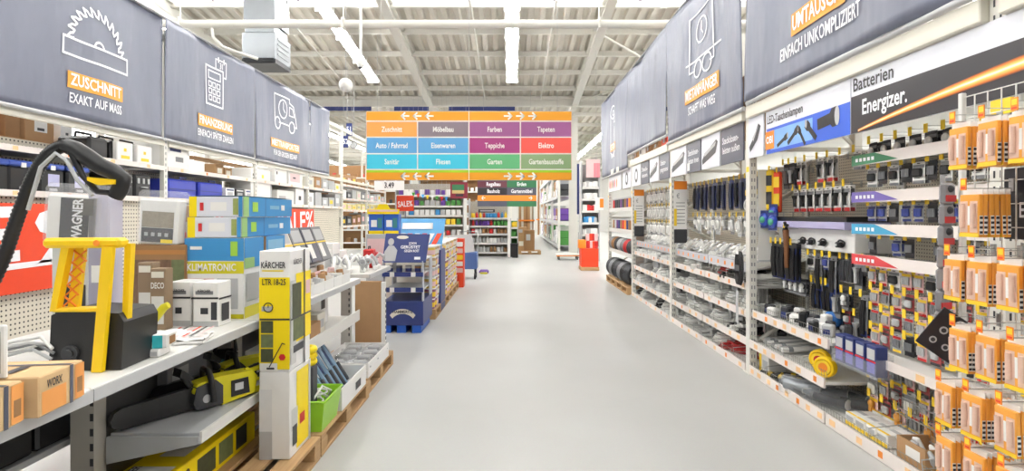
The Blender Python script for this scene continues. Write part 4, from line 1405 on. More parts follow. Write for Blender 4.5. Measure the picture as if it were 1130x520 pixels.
def bat_pack():
    mb = MB()
    D = (-.05, .05, 0, .019, -.2, -.022)
    mb.cbox(*D, .003, 0)
    mb.box(-.05, .05, .014, .017, -.022, .0, 1)
    for (u0, u1, m) in ((.004, .044, 2), (.056, .094, 2)):
        put_rect(mb, 'front', u0, u1, .02, .15, D, m, .001)
    put_rect(mb, 'front', .0, .1, .0, .016, D, 4, .0012)
    put_rect(mb, 'front', .044, .056, .05, .13, D, 1, .0012)
    for f in ('right', 'left'):
        put_rect(mb, f, .002, .017, .012, .09, D, 1, .0008)
        for k in range(4):
            put_rect(mb, f, .003, .016, .016 + k * .02, .026 + k * .02, D, 3, .0014)
    return mb.mesh('battery_pack', [M_bor, M_paper, M_bpink, M_frb, M_tagy])


BP = bat_pack()
_cell = MB().cyl((-.028, -.006, -.16), (-.028, -.006, -.06), .011, 7).cyl((.028, -.006, -.16), (.028, -.006, -.06), .011, 7).mesh('cells', M_bpink)
GROWS = [(1.95, [.2, .35, .5], 'top grid row'), (1.66, [.26, .58], 'second grid row'), (1.38, [.17, .30, .44, .58], 'third grid row'), (1.08, [.2, .34, .48], 'fourth grid row'), (.82, [.12, .27, .43], 'fifth grid row'), (.58, [.12, .28, .44], 'lowest grid row')]
rr = random.Random(21)
for z, xs, rt in GROWS:
    for i, x in enumerate(xs):
        h = hook(gr, x, 0, z + .004, .19, _tago)
        nst = rr.choice((4, 5, 6))
        for k in range(nst):
            yy = -.18 + k * .0225
            o = tag(link('battery_pack', BP, None, (GX + yy, 2.62 - x, z), (rr.uniform(-.02, .02), 0, RR + rr.uniform(-.06, .06))),
                    'orange battery pack, %s in its stack, %s hook from far end, %s' % (ORD[k], ORD[i], rt), 'battery pack', 'orange battery packs on the wire grid')
            if k == 0:
                link('cells', _cell, o)
# grey clip strip with small packs
cs = thing('clip_strip', 'grey clip strip hanging at the far edge of the wire grid', 'strip', (GX - .06, 2.66, 1.72))
MB().box(-.012, .012, 0, .003, -.75, .02).build('strip', M_lgrey, cs)
for k in range(7):
    t = thing('clip_pack', 'grey bubble pack with red label, %s from top of the clip strip' % ORD[k], 'pack', (GX - .065 - .004 * k, 2.645, 1.66 - k * .1), .25, 'packs on the grey clip strip')
    MB().cbox(-.045, .04, -.03, .0, -.06, .045, .014).build('bubble', pm('bubble_grey', (150, 150, 154), .25, .1), t)
    MB().box(-.03, .03, -.034, -.03, -.045, -.015).build('label_print', M_red, t)
    MB().ball((0, -.028, .015), .018, 8).build('product', M_dark, t)
# black card with button cells
t = thing('button_cell_card', 'black card with silver button cells hanging askew at the wire grid', 'card', (GX - .10, 2.56, .98), (0, .62, -.25))
D = (-.11, .11, 0, .006, -.09, .11)
MB().cbox(*D, .002).build('card', M_frb, t)
for (u, v, r) in ((.05, .05, .016), (.11, .05, .016), (.17, .05, .02), (.06, .11, .018), (.14, .12, .022), (.1, .165, .024)):
    q = MB(); put_poly(q, 'front', circ(u, v, r, 14), D, 0, .002); q.build('cell_ring', M_lgrey, t)
    q = MB(); put_poly(q, 'front', circ(u, v, r * .6, 12), D, 0, .003); q.build('cell_face', M_dark, t)

# =================================================================== FAR BAY OF THE RIGHT RACK: DRUMS, CANS, PALLETS
ud = thing('shelf_unit', 'far shelf unit with cans and cable drums at the end of the right rack', 'shelf', (RX + .02, 13.45, 0), RR)
MB().box(0, 2.45, .6, .62, 0, 2.08).build('back_panel', M_pegdk, ud)
for z in (.76, 1.23, 1.69):
    s = MB().box(0, 2.45, 0, .6, z - .03, z).box(0, 2.45, -.012, 0, z - .05, z + .03).build('shelf', M_shelf, ud)


def pallet(label, loc, rz, L=1.2, W=.8, name='wooden_pallet'):
    t = thing(name, label, 'pallet', loc, rz)
    for k in range(5):
        y = (W - .12) * k / 4
        MB().cbox(0, L, y, y + .12, .122, .144, .003).build('deck_board', M_wood, t)
    for x in (0, L / 2 - .05, L - .1):
        MB().cbox(x, x + .1, 0, W, .1, .122, .002).build('cross_board', M_wood, t)
        for y in (0, W / 2 - .05, W - .1):
            MB().cbox(x, x + .12 if x < L - .2 else x + .1, y, y + .1, .022, .1, .003).build('block', M_wood, t)
    for y in (0, W / 2 - .05, W - .1):
        MB().cbox(0, L, y, y + .1, 0, .022, .002).build('bottom_board', M_wood, t)
    return t


pallet('wooden pallet under the cable drums at the end of the right rack', (RX - .08, 13.4, 0), RR)
pallet('second wooden pallet under cable drums, right behind the third upright', (RX - .08, 12.15, 0), RR)
rr = random.Random(8)
cols = [M_red, M_orange, M_navy, M_kraft2, M_tagy, M_lgrey, pm('violet', (110, 70, 130), .5), M_dark]
for z, zn in ((1.23, 'middle'), (1.69, 'upper')):
    for i in range(11):
        m = cols[rr.randrange(len(cols))]
        t = thing('spool', 'small coloured spool, %s from far end on the %s shelf of the far unit' % (ORD[i], zn), 'spool', (RX + .15, 13.35 - i * .22, z), 0, 'spools on the far shelf unit')
        MB().cyl((0, 0, 0), (0, 0, .03), .085, 12).cyl((0, 0, .22), (0, 0, .25), .085, 12).build('flange', M_lgrey, t)
        MB().cyl((0, 0, .03), (0, 0, .22), .075, 12).build('winding', m, t)
for i in range(7):
    t = thing('cable_drum', 'grey cable drum, %s from far end on the lower shelf of the far unit' % ORD[i], 'drum', (RX + .12, 13.25 - i * .34, .76), .3, 'cable drums on the far shelf unit')
    g = MB()
    for k in range(3):
        g.torus((0, -.06 + k * .06, .15), .12, .035, 'y', 16, 6)
    g.build('winding', [M_grey, M_kraft2, M_dark, M_lgrey, M_grey, M_red, M_dark][i], t)
    MB().cyl((0, -.1, .15), (0, -.09, .15), .15, 16).build('flange', M_dark, t)
    MB().cyl((0, -.102, .15), (0, -.1, .15), .05, 12).build('hub', M_lgrey, t)
for i in range(7):
    t = thing('cable_ring', '%s grey cable ring, %s from far end on the pallets' % (('large', 'banded')[i % 2], ORD[i]), 'cable', (RX + .1, 13.2 - i * .33, .145), .35, 'cable rings on the far pallets')
    g = MB()
    for k in range(4):
        g.torus((0, -.07 + k * .045, .22), .17, .04, 'y', 18, 6)
    g.build('winding', [M_dark, M_grey, M_black][i % 3], t)
    MB().box(-.05, .05, -.13, .1, .02, .06).build('band', M_paper, t)
    MB().box(-.09, .09, -.125, -.12, .14, .3).build('label_card', M_paper, t)

# =================================================================== LEFT PALLET RACK WITH SHELVES
LX = -4.85
LY = [5.1, 7.87, 10.65, 13.4, 16.1, 18.85, 21.6]
lr = thing('pallet_rack', 'long white rack along the left side, below the row of grey banners', 'rack', (LX, 0, 0))
for i, Y in enumerate(LY):
    u = MB().box(-.06, 0, Y - .04, Y + .04, 0, 4.15).build('upright', M_upr, lr)
    sl = MB()
    for k in range(28):
        sl.box(-.02, .0015, Y - .008, Y + .008, 1.2 + k * .08, 1.24 + k * .08)
    so = sl.build('slot', M_grey, u); so['kind'] = 'stuff'
    MB().box(-.95, -.89, Y - .04, Y + .04, 0, 4.15).build('upright', M_upr, lr)
    for z in (.4, 1.5, 2.6, 3.6):
        MB().box(-.89, -.06, Y - .015, Y + .015, z, z + .04).build('cross_brace', M_upr, lr)
SH = {}
for i in range(6):
    a, b = LY[i] + .045, LY[i + 1] - .045
    lv = [1.79, 2.23] if i < 4 else [1.25, 1.72, 2.05, 2.45]
    SH[i] = (a, b, lv)
    for z in lv:
        s = MB().box(-.62, -.012, a, b, z - .03, z).build('shelf', M_shelf, lr)
        r = MB().box(-.012, .006, a, b, z - .05, z + .012).build('price_rail', M_rail, lr)
        for k in range(4):
            link('price_label', TAGL[k % 3], r, (.0065, a + (b - a) * (k + .5) / 4, z - .02), RL)
    if i < 4:
        MB().box(-.64, -.62, a, b, 1.75, 2.40 if i == 0 else 2.32).build('back_panel', M_pegl, lr)
        MB().box(-.1, -.08, a, b, 0, 1.74).build('lower_panel', M_pegl, lr)
    MB().cbox(-.03, .02, a, b, 2.52, 2.60, .006).build('beam', M_cream, lr)
    MB().cbox(-.05, .0, a, b, 3.98, 4.08, .006).build('beam', M_cream, lr)
    MB().box(-.9, -.63, a, b, 2.38 if i == 0 else 2.55, 2.41 if i == 0 else 2.58).build('rear_deck', M_kraft, lr)
# cartons on the rear deck just under the saw banner
for k, (Y, w_, m) in enumerate(((5.25, .3, M_kraft), (5.6, .42, M_kraft), (6.1, .2, M_kraft2), (6.35, .42, M_kraft), (6.85, .2, M_paper))):
    carton('carton', ('small brown carton at the left edge under the saw banner', 'brown carton with a white label under the saw banner', 'plain dark carton next to the slotted strip under the saw banner', 'brown carton with a grey label left of the white carton', 'white carton right of the brown cartons under the saw banner')[k],
           'box', (LX - .66, Y + w_ / 2, 2.412), RL, w_ - .02, .22, .32, m, [('front', .3, .75, .35, .8, M_paper), ('front', .4, .65, .4, .5, M_dark)] if k != 2 else ())
# machines on the upper shelf
for k, Y in enumerate((6.75, 7.12, 7.5)):
    t = thing('generator', ('black machine at the left of the upper shelf trio', 'black machine with a white front, middle of the upper shelf trio', 'black machine with a white front beside the white post')[k], 'machine', (LX - .05, Y, 2.23), RL, 'machines on the upper left shelf')
    MB().cbox(-.16, .16, .06, .45, .0, .26, .03).build('body', M_black, t)
    MB().tube([(-.13, .25, .25), (-.12, .25, .31), (.12, .25, .31), (.13, .25, .25)], .014, 6).build('handle', M_black, t)
    if k:
        D = (-.15, .15, .0, .06, .01, .25)
        MB().cbox(*D, .01).build('front_panel', M_paper, t)
        q = MB(); put_rect(q, 'front', .07, .23, .03, .07, D); q.build('yellow_badge', M_tagy, t)
        q = MB(); put_rect(q, 'front', .12, .17, .12, .16, D); q.build('sign_patch', M_tagy, t)
carton('carton', 'white box with a blue stripe and a drill picture right of the white post', 'box', (LX - .06, 8.28, 2.23), RL, .55, .35, .36, M_paper, [('front', .1, .6, .7, .82, M_navy), ('front', .35, .7, .3, .5, M_grey)])
carton('carton', 'second white box standing behind the drill picture box', 'box', (LX - .3, 8.2, 2.23), RL, .4, .25, .5, M_paper, [('front', .1, .5, .7, .8, M_grey)])
for k, Y in enumerate((9.9, 10.2)):
    carton('carton', ('kraft carton on the upper shelf under the calculator banner', 'smaller kraft carton next to the post under the calculator banner')[k], 'box', (LX - .3, Y, 2.23), RL, .26, .2, .22 - .03 * k, M_kraft, [('front', .2, .8, .3, .7, M_cream)])
# lower shelf: tool boxes, cases
for k, Y in enumerate((5.3, 5.62, 5.98, 6.34, 6.7)):
    if k == 4:
        continue
    t = thing('toolbox', 'black toolbox with a blue lid, %s from the left on the lower shelf' % ORD[k], 'toolbox', (LX - .04, Y, 1.79), RL, 'blue-lidded toolboxes')
    MB().cbox(-.16, .16, 0, .4, 0, .25, .02).build('body', M_black, t)
    MB().cbox(-.165, .165, -.006, .4, .25, .31, .015).build('lid', pm('lid_blue', (52, 78, 160), .4), t)
    MB().cbox(-.05, .05, -.016, 0, .02, .05, .005).build('latch', M_lgrey, t)
    MB().cbox(-.03, .03, -.012, 0, .24, .29, .004).build('clasp', M_paper, t)
    if k in (2, 3):
        q = MB(); put_rect(q, 'front', .1, .25, .07, .2, (-.16, .16, 0, .4, 0, .25)); q.build('label_print', pm('lilac_label', (190, 190, 226), .5), t)
for k, Y in enumerate((7.1, 7.45)):
    t = thing('tool_case', ('black case with silver latches on the lower shelf, left one', 'black case with silver latches beside the white post')[k], 'case', (LX - .04, Y, 1.79), RL)
    MB().cbox(-.16, .16, 0, .35, 0, .3, .02).build('body', M_black, t)
    for x in (-.1, 0, .1):
        MB().cbox(x - .02, x + .02, -.012, 0, .18, .25, .004).build('latch', M_lgrey, t)
    MB().tube([(-.05, -.005, .13), (-.05, -.03, .13), (.05, -.03, .13), (.05, -.005, .13)], .008, 5).build('handle', M_lgrey, t)
for k, (Y, w_) in enumerate(((8.35, .72), (9.15, .7))):
    t = thing('tool_case', ('flat blue case next to the white post', 'flat blue case to the right of the other blue case')[k], 'case', (LX - .04, Y, 1.79), RL)
    MB().cbox(-w_ / 2, w_ / 2, 0, .4, 0, .29, .025).build('body', pm('case_blue', (48, 62, 172), .4), t)
    MB().box(-w_ / 2 + .01, w_ / 2 - .01, -.004, 0, .14, .15).build('seam', M_navy, t)
    MB().tube([(-.08, 0, .3), (-.08, .0, .32), (.08, 0, .32), (.08, 0, .3)], .01, 5).build('handle', M_navy, t)
for k, (Y, m) in enumerate(((9.75, M_paper), (10.1, M_dark), (10.45, M_paper))):
    carton('carton', ('white box with a small picture right of the blue cases', 'dark boxed set of sockets right of the blue cases', 'white box next to the post, right of the dark boxed set')[k], 'box', (LX - .04, Y, 1.79), RL, .3, .3, .24, m, [('front', .2, .8, .2, .7, M_lgrey), ('front', .1, .9, .8, .9, M_navy if m is M_paper else M_paper)])
# tall white box and neighbours in the third bay
carton('tall_carton', 'tall white box with black dots and a yellow spot below the van banner', 'box', (LX - .03, 10.95, 1.79), RL, .9, .4, .66, M_paper,
       [('front', .08, .12, .78, .84, M_dark), ('front', .08, .12, .66, .72, M_dark), ('front', .5, .6, .74, .84, M_tagy), ('front', .93, 1, 0, 1, M_lgrey)])
carton('carton', 'white box with a dark mark next to the tall white box', 'box', (LX - .04, 11.9, 2.23), RL, .6, .4, .3, M_paper, [('front', .1, .2, .6, .8, M_dark)])
carton('carton', 'white box with faint red print on the upper shelf under the van banner', 'box', (LX - .04, 12.7, 2.23), RL, .8, .4, .36, M_paper, [('front', .1, .8, .2, .7, M_pink), ('front', .3, .5, .4, .5, M_dark)])
carton('carton', 'white carton with a black logo below the upper shelf, under the van banner', 'box', (LX - .04, 12.95, 1.79), RL, .5, .4, .38, M_paper, [('front', .35, .65, .3, .55, M_dark)])
carton('carton', 'pale grey carton left of the black logo carton', 'box', (LX - .04, 12.15, 1.79), RL, .9, .4, .3, M_white, [('front', .1, .5, .2, .6, M_lgrey)])
rr = random.Random(31)
cc = [M_paper, M_lgrey, M_kraft, M_cream, M_grey, M_dark]
for i in (3, 4, 5):
    a, b, lv = SH[i]
    for j, z in enumerate(lv):
        n = 5
        hmax = (lv[j + 1] - z - .08) if j + 1 < len(lv) else .36
        for k in range(n):
            w_ = (b - a) / n * rr.uniform(.7, .92)
            if i >= 4 and j == 1:
                m = pm('pale_yellow_box', (238, 226, 160), .5)
            elif i >= 4 and j == 3:
                m = M_kraft
            elif i >= 4 and j == 0:
                m = rr.choice((M_dark, M_kraft2, M_grey))
            else:
                m = rr.choice(cc)
            carton('carton', '%s carton, %s of five on shelf level %s, %s bay past the van banner' % ({M_paper: 'white', M_lgrey: 'light grey', M_kraft: 'kraft', M_cream: 'cream', M_grey: 'grey', M_dark: 'dark', M_kraft2: 'brown'}.get(m, 'pale yellow'), ORD[k], ('one', 'two', 'three', 'four')[j], ('first', 'second', 'third')[i - 3]),
                   'box', (LX - .05, a + (b - a) * (k + .5) / n, z), RL, w_, .4, hmax * rr.uniform(.6, .98), m, [('front', .15, .7, .3, .7, rr.choice((M_paper, M_lgrey, M_pink, M_tagy)))], (), 'cartons in the far left bays')
# sale posters on the lower panel
def sale_poster(label, Yc, w_, z0, h_, off=.0):
    t = thing('sale_poster', label, 'poster', (LX + .02, Yc, z0), RL)
    D = (-w_ / 2, w_ / 2, 0, .006, 0, h_)
    MB().box(*D).build('sheet', M_ored, t)
    if off:
        q = MB(); put_text(q, '%', 'front', 2.43, h_ * .6, h_ * .82, D, 0, .8, .03, .003, fit=.74, rot=.03); q.build('percent_lettering', M_print, t)
        q = MB(); put_text(q, 'SALE', 'front', 1.0, h_ * .6, h_ * .82, D, 0, .7, .03, .003, fit=1.75, rot=.03); q.build('lettering', M_print, t)
    else:
        q = MB(); put_text(q, 'SALE%', 'front', w_ * .5, h_ * .6, h_ * .78, D, 0, .7, .02, .003, fit=w_ * .95, rot=.03); q.build('lettering', M_print, t)
    q = MB(); put_poly(q, 'front', [(w_ * .0, h_ * .22), (w_ * .98, h_ * .3), (w_ * .98, h_ * .36), (w_ * .0, h_ * .3)], D, 0, .003); q.build('underline', M_print, t)
    return t


sale_poster('large red sale poster with a white percent sign at the left edge', 5.18, 3.1, .79, .88, 1)
sale_poster('smaller red percent poster farther back below the van banner', 12.6, 2.2, .9, .8)
sale_poster('red sale poster half hidden behind the shower heater boxes', 8.6, 1.6, .8, .82)

# =================================================================== LEFT PROMOTION SHELF
GZ = .935
gon = thing('promotion_shelf', 'low grey double-sided promotion shelf at left front', 'shelf', (0, 0, 0))
M_gpost = pm('grey_post', (178, 174, 166), .45, .04)
for Y in (1.3, 2.66, 4.02, 5.4, 6.8):
    p = MB().box(-2.06, -1.95, Y - .04, Y + .04, 0, .9).build('post', M_gpost, gon)
    for k in range(11):
        MB().box(-1.968, -1.952, Y - .0415, Y - .0395, .1 + k * .07, .135 + k * .07).build('slot', M_dark, p)
for (a, b) in ((.9, 2.0), (2.004, 3.3), (3.304, 4.4), (4.404, 5.52), (5.9, 6.9)):
    s = MB().cbox(-2.5, -1.5, a, b, GZ - .04, GZ, .004).build('worktop', M_shelf, gon)
    MB().box(-1.5, -1.49, a, b, GZ - .05, GZ - .005).build('front_lip', M_lgrey, s)
MB().box(-2.03, -1.99, 2.7, 5.4, .2, .89).build('centre_panel', pm('panel_grey', (96, 96, 98), .5), gon)
M_gshelf = pm('grey_shelf', (168, 170, 172), .4, .03)
s = MB().cbox(-1.93, -1.5, 2.70, 3.98, .475, .505, .003).build('shelf', M_gshelf, gon)
MB().box(-1.502, -1.49, 2.70, 3.98, .455, .51).build('front_lip', M_shelf, s)
MB().prism([(-1.94, .36), (-1.94, .49), (-1.5, .49), (-1.5, .455)], 2.685, 2.70).build('bracket', M_gshelf, gon)
s = MB().cbox(-1.93, -1.5, 4.06, 5.5, .54, .57, .003).build('shelf', M_shelf, gon)
MB().box(-1.502, -1.49, 4.06, 5.5, .53, .63).build('front_lip', M_shelf, s)
MB().cbox(-2.5, -2.1, 1.35, 2.86, .46, .49, .003).build('shelf', M_gshelf, gon)
MB().box(-2.5, -2.48, 1.3, 2.8, .1, .46).build('rear_panel', pm('panel_grey', (96, 96, 98), .5), gon)  # dark sheet added to keep the space under the near worktop dark
MB().cbox(-2.5, -2.06, .9, 5.5, .07, .1, .003).build('shelf', M_gshelf, gon)
for Y in (2.7, 5.38):
    MB().prism([(-1.95, .82), (-1.95, .9), (-1.52, .9), (-1.52, .875)], Y - .01, Y + .005).build('bracket', M_gshelf, gon)

for i, Y in enumerate((1.85, 2.11, 2.37, 2.63)):
    t = thing('black_crate', 'black plastic crate, %s from the camera under the near worktop' % ORD[i], 'crate', (-2.12, Y, .492), RL, 'black crates under the worktop')
    MB().cbox(-.12, .12, 0, .34, 0, .33, .012).build('body', M_black, t)
    MB().cbox(-.125, .125, -.006, .345, .33, .37, .008).build('rim', M_black, t)
    MB().cbox(-.05, .05, -.012, -.002, .2, .24, .004).build('handle_slot', M_dark, t)
for i, (Y, m, w_) in enumerate(((1.85, M_kraft, .3), (2.18, M_paper, .28), (2.48, M_kraft2, .26))):
    carton('carton', ('kraft carton on the lowest shelf near the camera', 'white printed carton on the lowest shelf beside the grey post', 'brown carton on the lowest shelf right at the grey post')[i], 'box', (-2.1, Y, .102), RL, w_, .3, .2, m, [('front', .2, .6, .3, .7, M_lgrey), ('front', .65, .9, .3, .7, M_dark)])

# pallets in front of and under the shelf
pallet('wooden pallet under the yellow trimmer boxes at left front', (-1.22, 2.38, 0), RL)
pallet('wooden pallet under the green bin', (-1.22, 3.6, 0), RL)
pallet('wooden pallet under the white trays, before the blue display', (-1.24, 4.82, 0), RL, 1.05)

# ---------------- yellow trimmer boxes
M_pic = pm('dim_photo_print', (70, 74, 50), .5, .5, 30)
M_pic2 = pm('garden_photo_print', (104, 112, 74), .5, .5, 24)
M_picw = pm('white_photo_print', (214, 214, 210), .5, .12, 18)
kb = carton('grass_trimmer_box', 'tall yellow and white trimmer box standing on top of the plain white one', 'box', (-1.365, 3.23, .652), 0, .176, .32, .695, M_paper,
            [('front', 0, 1, .07, .72, M_kyel), ('front', .0, 1, .72, .78, M_kyel), ('front', .08, .42, .50, .54, M_lgrey), ('front', .02, 1, .425, .44, M_frb), ('front', .06, .46, .32, .42, M_pic), ('front', .06, .46, .2, .31, M_pic2), ('front', .06, .46, .08, .19, M_pic), ('front', .6, 1, .02, .1, M_kyel),
             ('front', .1, .8, .83, .84, M_kyel), ('front', .25, .5, .02, .035, M_black),
             ('right', .25, 1, .22, .8, M_kyel), ('right', .0, .25, .05, .75, M_picw), ('right', .06, .5, .42, .72, M_pic), ('right', .0, 1, .42, .435, M_frb), ('right', .1, .62, .24, .42, M_pic2), ('right', .62, .68, 0, 1, M_frb), ('right', .72, .95, .6, .72, M_pink), ('right', .1, .6, .14, .2, M_dark)],
            [('front', 'KÄRCHER', .47, .88, .05, M_frb, .14, 0), ('front', 'LTR 18-25', .5, .74, .048, M_frb, .135, 0), ('right', 'KÄRCHER', .3, .9, .04, M_frb, .13, 0)])
q = MB()
DD = (-.088, .088, 0, .32, 0, .695)
for inm, st in zip(('clock_icon', 'clock_hand', 'trimmer_icon'), (stroke(circ(.055, .37, .026, 16), .006, True), stroke([(.055, .37), (.055, .385)], .005), stroke([(.062, .03), (.135, .165), (.15, .16)], .006))):
    q = MB()
    for p in st:
        put_poly(q, 'front', p, DD, 0, .009)
    q.build(inm, M_frb, kb)
q = MB(); put_poly(q, 'front', circ(.135, .085, .02, 6), DD, 0, .008); q.build('guarantee_badge', M_red, kb)
carton('grass_trimmer_box', 'white lower trimmer box with grey foot and yellow side, standing on the pallet', 'box', (-1.365, 3.23, .146), 0, .176, .32, .504, M_paper,
       [('front', .0, .42, .0, .32, M_lgrey), ('front', .0, .42, .32, .8, pm('off_white', (226, 226, 226), .5)), ('right', .3, .9, .05, .95, M_kyel), ('right', .05, .35, .3, .55, M_picw), ('right', .1, .32, .12, .35, M_dark), ('right', .45, .7, .3, .42, M_red), ('right', .92, 1, 0, 1, M_picw)],
       [('front', '⌂ ❄', .3, .5, .03, M_lgrey, .05, 0)] and [])
# long flat yellow box under the shelf
carton('grass_trimmer_box', 'long flat yellow box lying under the chainsaw shelf', 'box', (-1.62, 2.98, .146), RL, 1.12, .26, .17, M_kyel,
       [('front', .42, .58, .15, .85, M_pic), ('front', .61, .75, .15, .85, M_pic2), ('front', .78, .9, .15, .85, M_dark), ('front', .0, .16, .0, 1, M_picw), ('top', .05, .3, .1, .9, M_picw), ('top', .4, .6, .2, .7, M_picw), ('top', .62, .95, .2, .7, pm('dull_olive', (190, 176, 60), .5))],
       [('front', '18V', .25, .55, .09, M_frb, .1, PI / 2), ('front', '20', .34, .55, .06, M_frb, .1, PI / 2), ('top', 'KÄRCHER', .2, .8, .06, M_frb, .22, 0)])

# ---------------- chainsaws
M_saw = pm('saw_yellow', (216, 206, 30), .4, .04)


def chainsaw(label, loc, rz):
    t = thing('chainsaw', label, 'chainsaw', loc, rz)
    b = MB()
    pts = [(-.40, .03), (-.405, .06), (-.39, .095), (-.36, .11), (-.0, .125), (-.0, .015), (-.36, .005)]
    b.prism(pts, -.018, .018).build('blade_cover', M_black, t)
    MB().prism([(-.02, .01), (-.04, .05), (-.02, .13), (.08, .15), (.12, .11), (.12, .01)], -.055, .055).build('motor_housing', M_dark, t)
    MB().prism([(-.025, .06), (-.03, .11), (-.01, .145), (.1, .16), (.3, .15), (.33, .11), (.31, .02), (.12, .0), (.12, .06), (.05, .09)], -.045, .045).build('shell', M_saw, t)
    MB().cyl((.03, -.058, .06), (.03, -.052, .06), .022, 12).build('tensioner_knob', M_lgrey, t)
    MB().prism([(.17, .03), (.17, .12), (.27, .12), (.28, .03)], -.049, .049).build('battery', M_black, t)
    q = MB(); put_rect(q, 'front', .0, .05, .0, .04, (.19, .24, -.05, 0, .06, .1)); q.build('label_print', M_lgrey, t)
    MB().tube([(.06, -.07, .04), (.05, -.075, .13), (.05, -.04, .2), (.06, .04, .2), (.07, .07, .13), (.08, .07, .04)], .016, 8).build('front_handle', M_black, t)
    MB().tube([(-.03, 0, .13), (-.07, 0, .2), (-.09, 0, .23)], [.02, .016, .012], 6).prism([(-.1, .2), (-.04, .17), (-.03, .19), (-.09, .24)], -.04, .04).build('hand_guard', M_black, t)
    MB().tube([(.28, 0, .14), (.36, 0, .15), (.45, 0, .12), (.46, 0, .06), (.40, 0, .02), (.28, 0, .02)], .02, 8).build('rear_handle', M_saw, t)
    MB().tube([(.3, 0, .153), (.36, 0, .163), (.44, 0, .135)], .014, 6).build('grip', M_black, t)
    return t


a = math.atan2(.33, .52)
chainsaw('yellow and black chainsaw with covered bar at the front of the grey shelf', (-1.70, 3.02, .507), math.atan2(.5, .33))
chainsaw('second yellow chainsaw lying behind the front one', (-1.74, 3.38, .507), math.atan2(.5, .3))
t = thing('power_tool', 'black hedge tool lying at the back of the grey shelf', 'tool', (-1.88, 3.72, .51), .3)
MB().cbox(-.09, .06, -.04, .04, 0, .16, .03).build('body', M_black, t)
MB().cbox(-.07, .04, -.045, -.04, .06, .1, .004).build('label_print', pm('teal_label', (60, 120, 130), .4), t)
MB().tube([(-.08, 0, .14), (-.06, 0, .22), (.04, 0, .22), (.05, 0, .14)], .014, 6).build('handle', M_black, t)
carton('carton', 'grey tool carton on the grey shelf behind the chainsaws', 'box', (-1.9, 3.3, .507), RL, .4, .06, .25, M_grey, [('front', .1, .5, .3, .7, M_lgrey)])

# ---------------- goods on the worktop
M_tano = pm('faded_orange_print', (228, 156, 84), .6, .06)
for i, (Y, w_, lb) in enumerate(((1.56, .22, 'brown and orange tool carton at the left edge of the worktop'), (1.80, .21, 'brown tool carton with an orange label and a strap'))):
    carton('tool_carton', lb, 'box', (-1.44, Y, GZ + .002), RL + .12, w_, .3, .125, pm('tan_carton', (206, 174, 130), .8, .05), [('front', .05, .58, .05, .6, M_tano), ('front', .66, .74, 0, 1, M_frd), ('top', .66, .74, 0, 1, M_frd), ('front', .78, 1, .05, .95, M_tano), ('front', .82, .95, .2, .6, M_kraft2), ('top', .2, .6, .35, .45, M_dark)],
           [('front', 'WORX', .3, .75, .035, M_frb, .07, 0)])
# yellow frame machine
vm = thing('dust_extractor', 'black machine with a tall yellow handle frame on the worktop', 'vacuum', (-1.69, 2.22, GZ + .002), .06)
MB().prism([(-.135, 0), (-.125, .22), (-.09, .235), (.13, .225), (.15, .19), (.14, .0)], .0, .24).build('body', M_black, vm)
MB().cyl((-.05, -.012, .07), (-.05, .0, .07), .032, 16).cyl((-.05, -.02, .07), (-.05, -.012, .07), .018, 12).build('hose_port', M_dark, vm)
MB().prism([(-.128, .235), (-.105, .235), (-.055, .49), (-.085, .49)], -.005, .03).prism([(-.085, .24), (-.045, .24), (-.02, .49), (-.055, .49)], .03, .05).build('left_post', M_yellow, vm)
la = MB()
for k in range(5):
    z0 = .25 + k * .045
    x0 = -.1 + k * .01
    la.tube([(x0, .028, z0), (x0 + .05, .028, z0 + .045)], .004, 4).tube([(x0 + .05, .028, z0), (x0 + .0, .028, z0 + .045)], .004, 4)
la.build('lattice', M_orange, vm)
MB().cbox(-.15, .145, -.02, .05, .485, .525, .012).build('top_bar', M_yellow, vm)
MB().cyl((.06, -.024, .505), (.06, -.02, .505), .012, 12).build('pivot', M_orange, vm)
MB().prism([(.045, .0), (.085, .0), (.125, .49), (.085, .49)], -.03, -.008).build('right_leg', M_yellow, vm)
MB().prism([(.12, .06), (.14, .06), (.16, .50), (.135, .50)], .03, .06).prism([(.085, .02), (.12, .09), (.14, .08), (.11, .0)], .03, .06).build('rear_leg', M_yellow, vm)
MB().cbox(-.12, .07, -.005, .05, .232, .248, .004).build('body_rim', M_yellow, vm)
# hose and nozzle
pts = [(-40, 395), (-26, 350), (-8, 312), (6, 280), (16, 250), (26, 222), (36, 197), (47, 178), (58, 167), (70, 161), (80, 162)]
HYD = 2.3
P3 = [Vector((WX(a, HYD), HYD + .0, WZ(b, HYD))) for a, b in pts]
# resample and corrugate
fine = []
for i in range(len(P3) - 1):
    for k in range(12):
        f = k / 12.0
        p0, p1, p2, p3 = P3[max(i - 1, 0)], P3[i], P3[i + 1], P3[min(i + 2, len(P3) - 1)]
        fine.append(.5 * ((2 * p1) + (p2 - p0) * f + (2 * p0 - 5 * p1 + 4 * p2 - p3) * f * f + (3 * p1 - p0 - 3 * p2 + p3) * f ** 3))
hz = thing('vacuum_hose', 'black corrugated hose with a gun-shaped nozzle arching at the left edge', 'hose', (0, 0, 0))
MB().tube(fine, [.023 + .004 * (i % 2) for i in range(len(fine))], 12).build('hose', M_black, hz)
MB().tube([(WX(38, HYD), HYD - .03, WZ(232, HYD)), (WX(52, HYD), HYD - .03, WZ(185, HYD)), (WX(68, HYD), HYD - .03, WZ(170, HYD)), (WX(80, HYD), HYD - .03, WZ(178, HYD)), (WX(92, HYD), HYD - .03, WZ(200, HYD)), (WX(108, HYD), HYD - .03, WZ(216, HYD))], .008, 6).build('cord', M_lgrey, hz)
nz = MB()
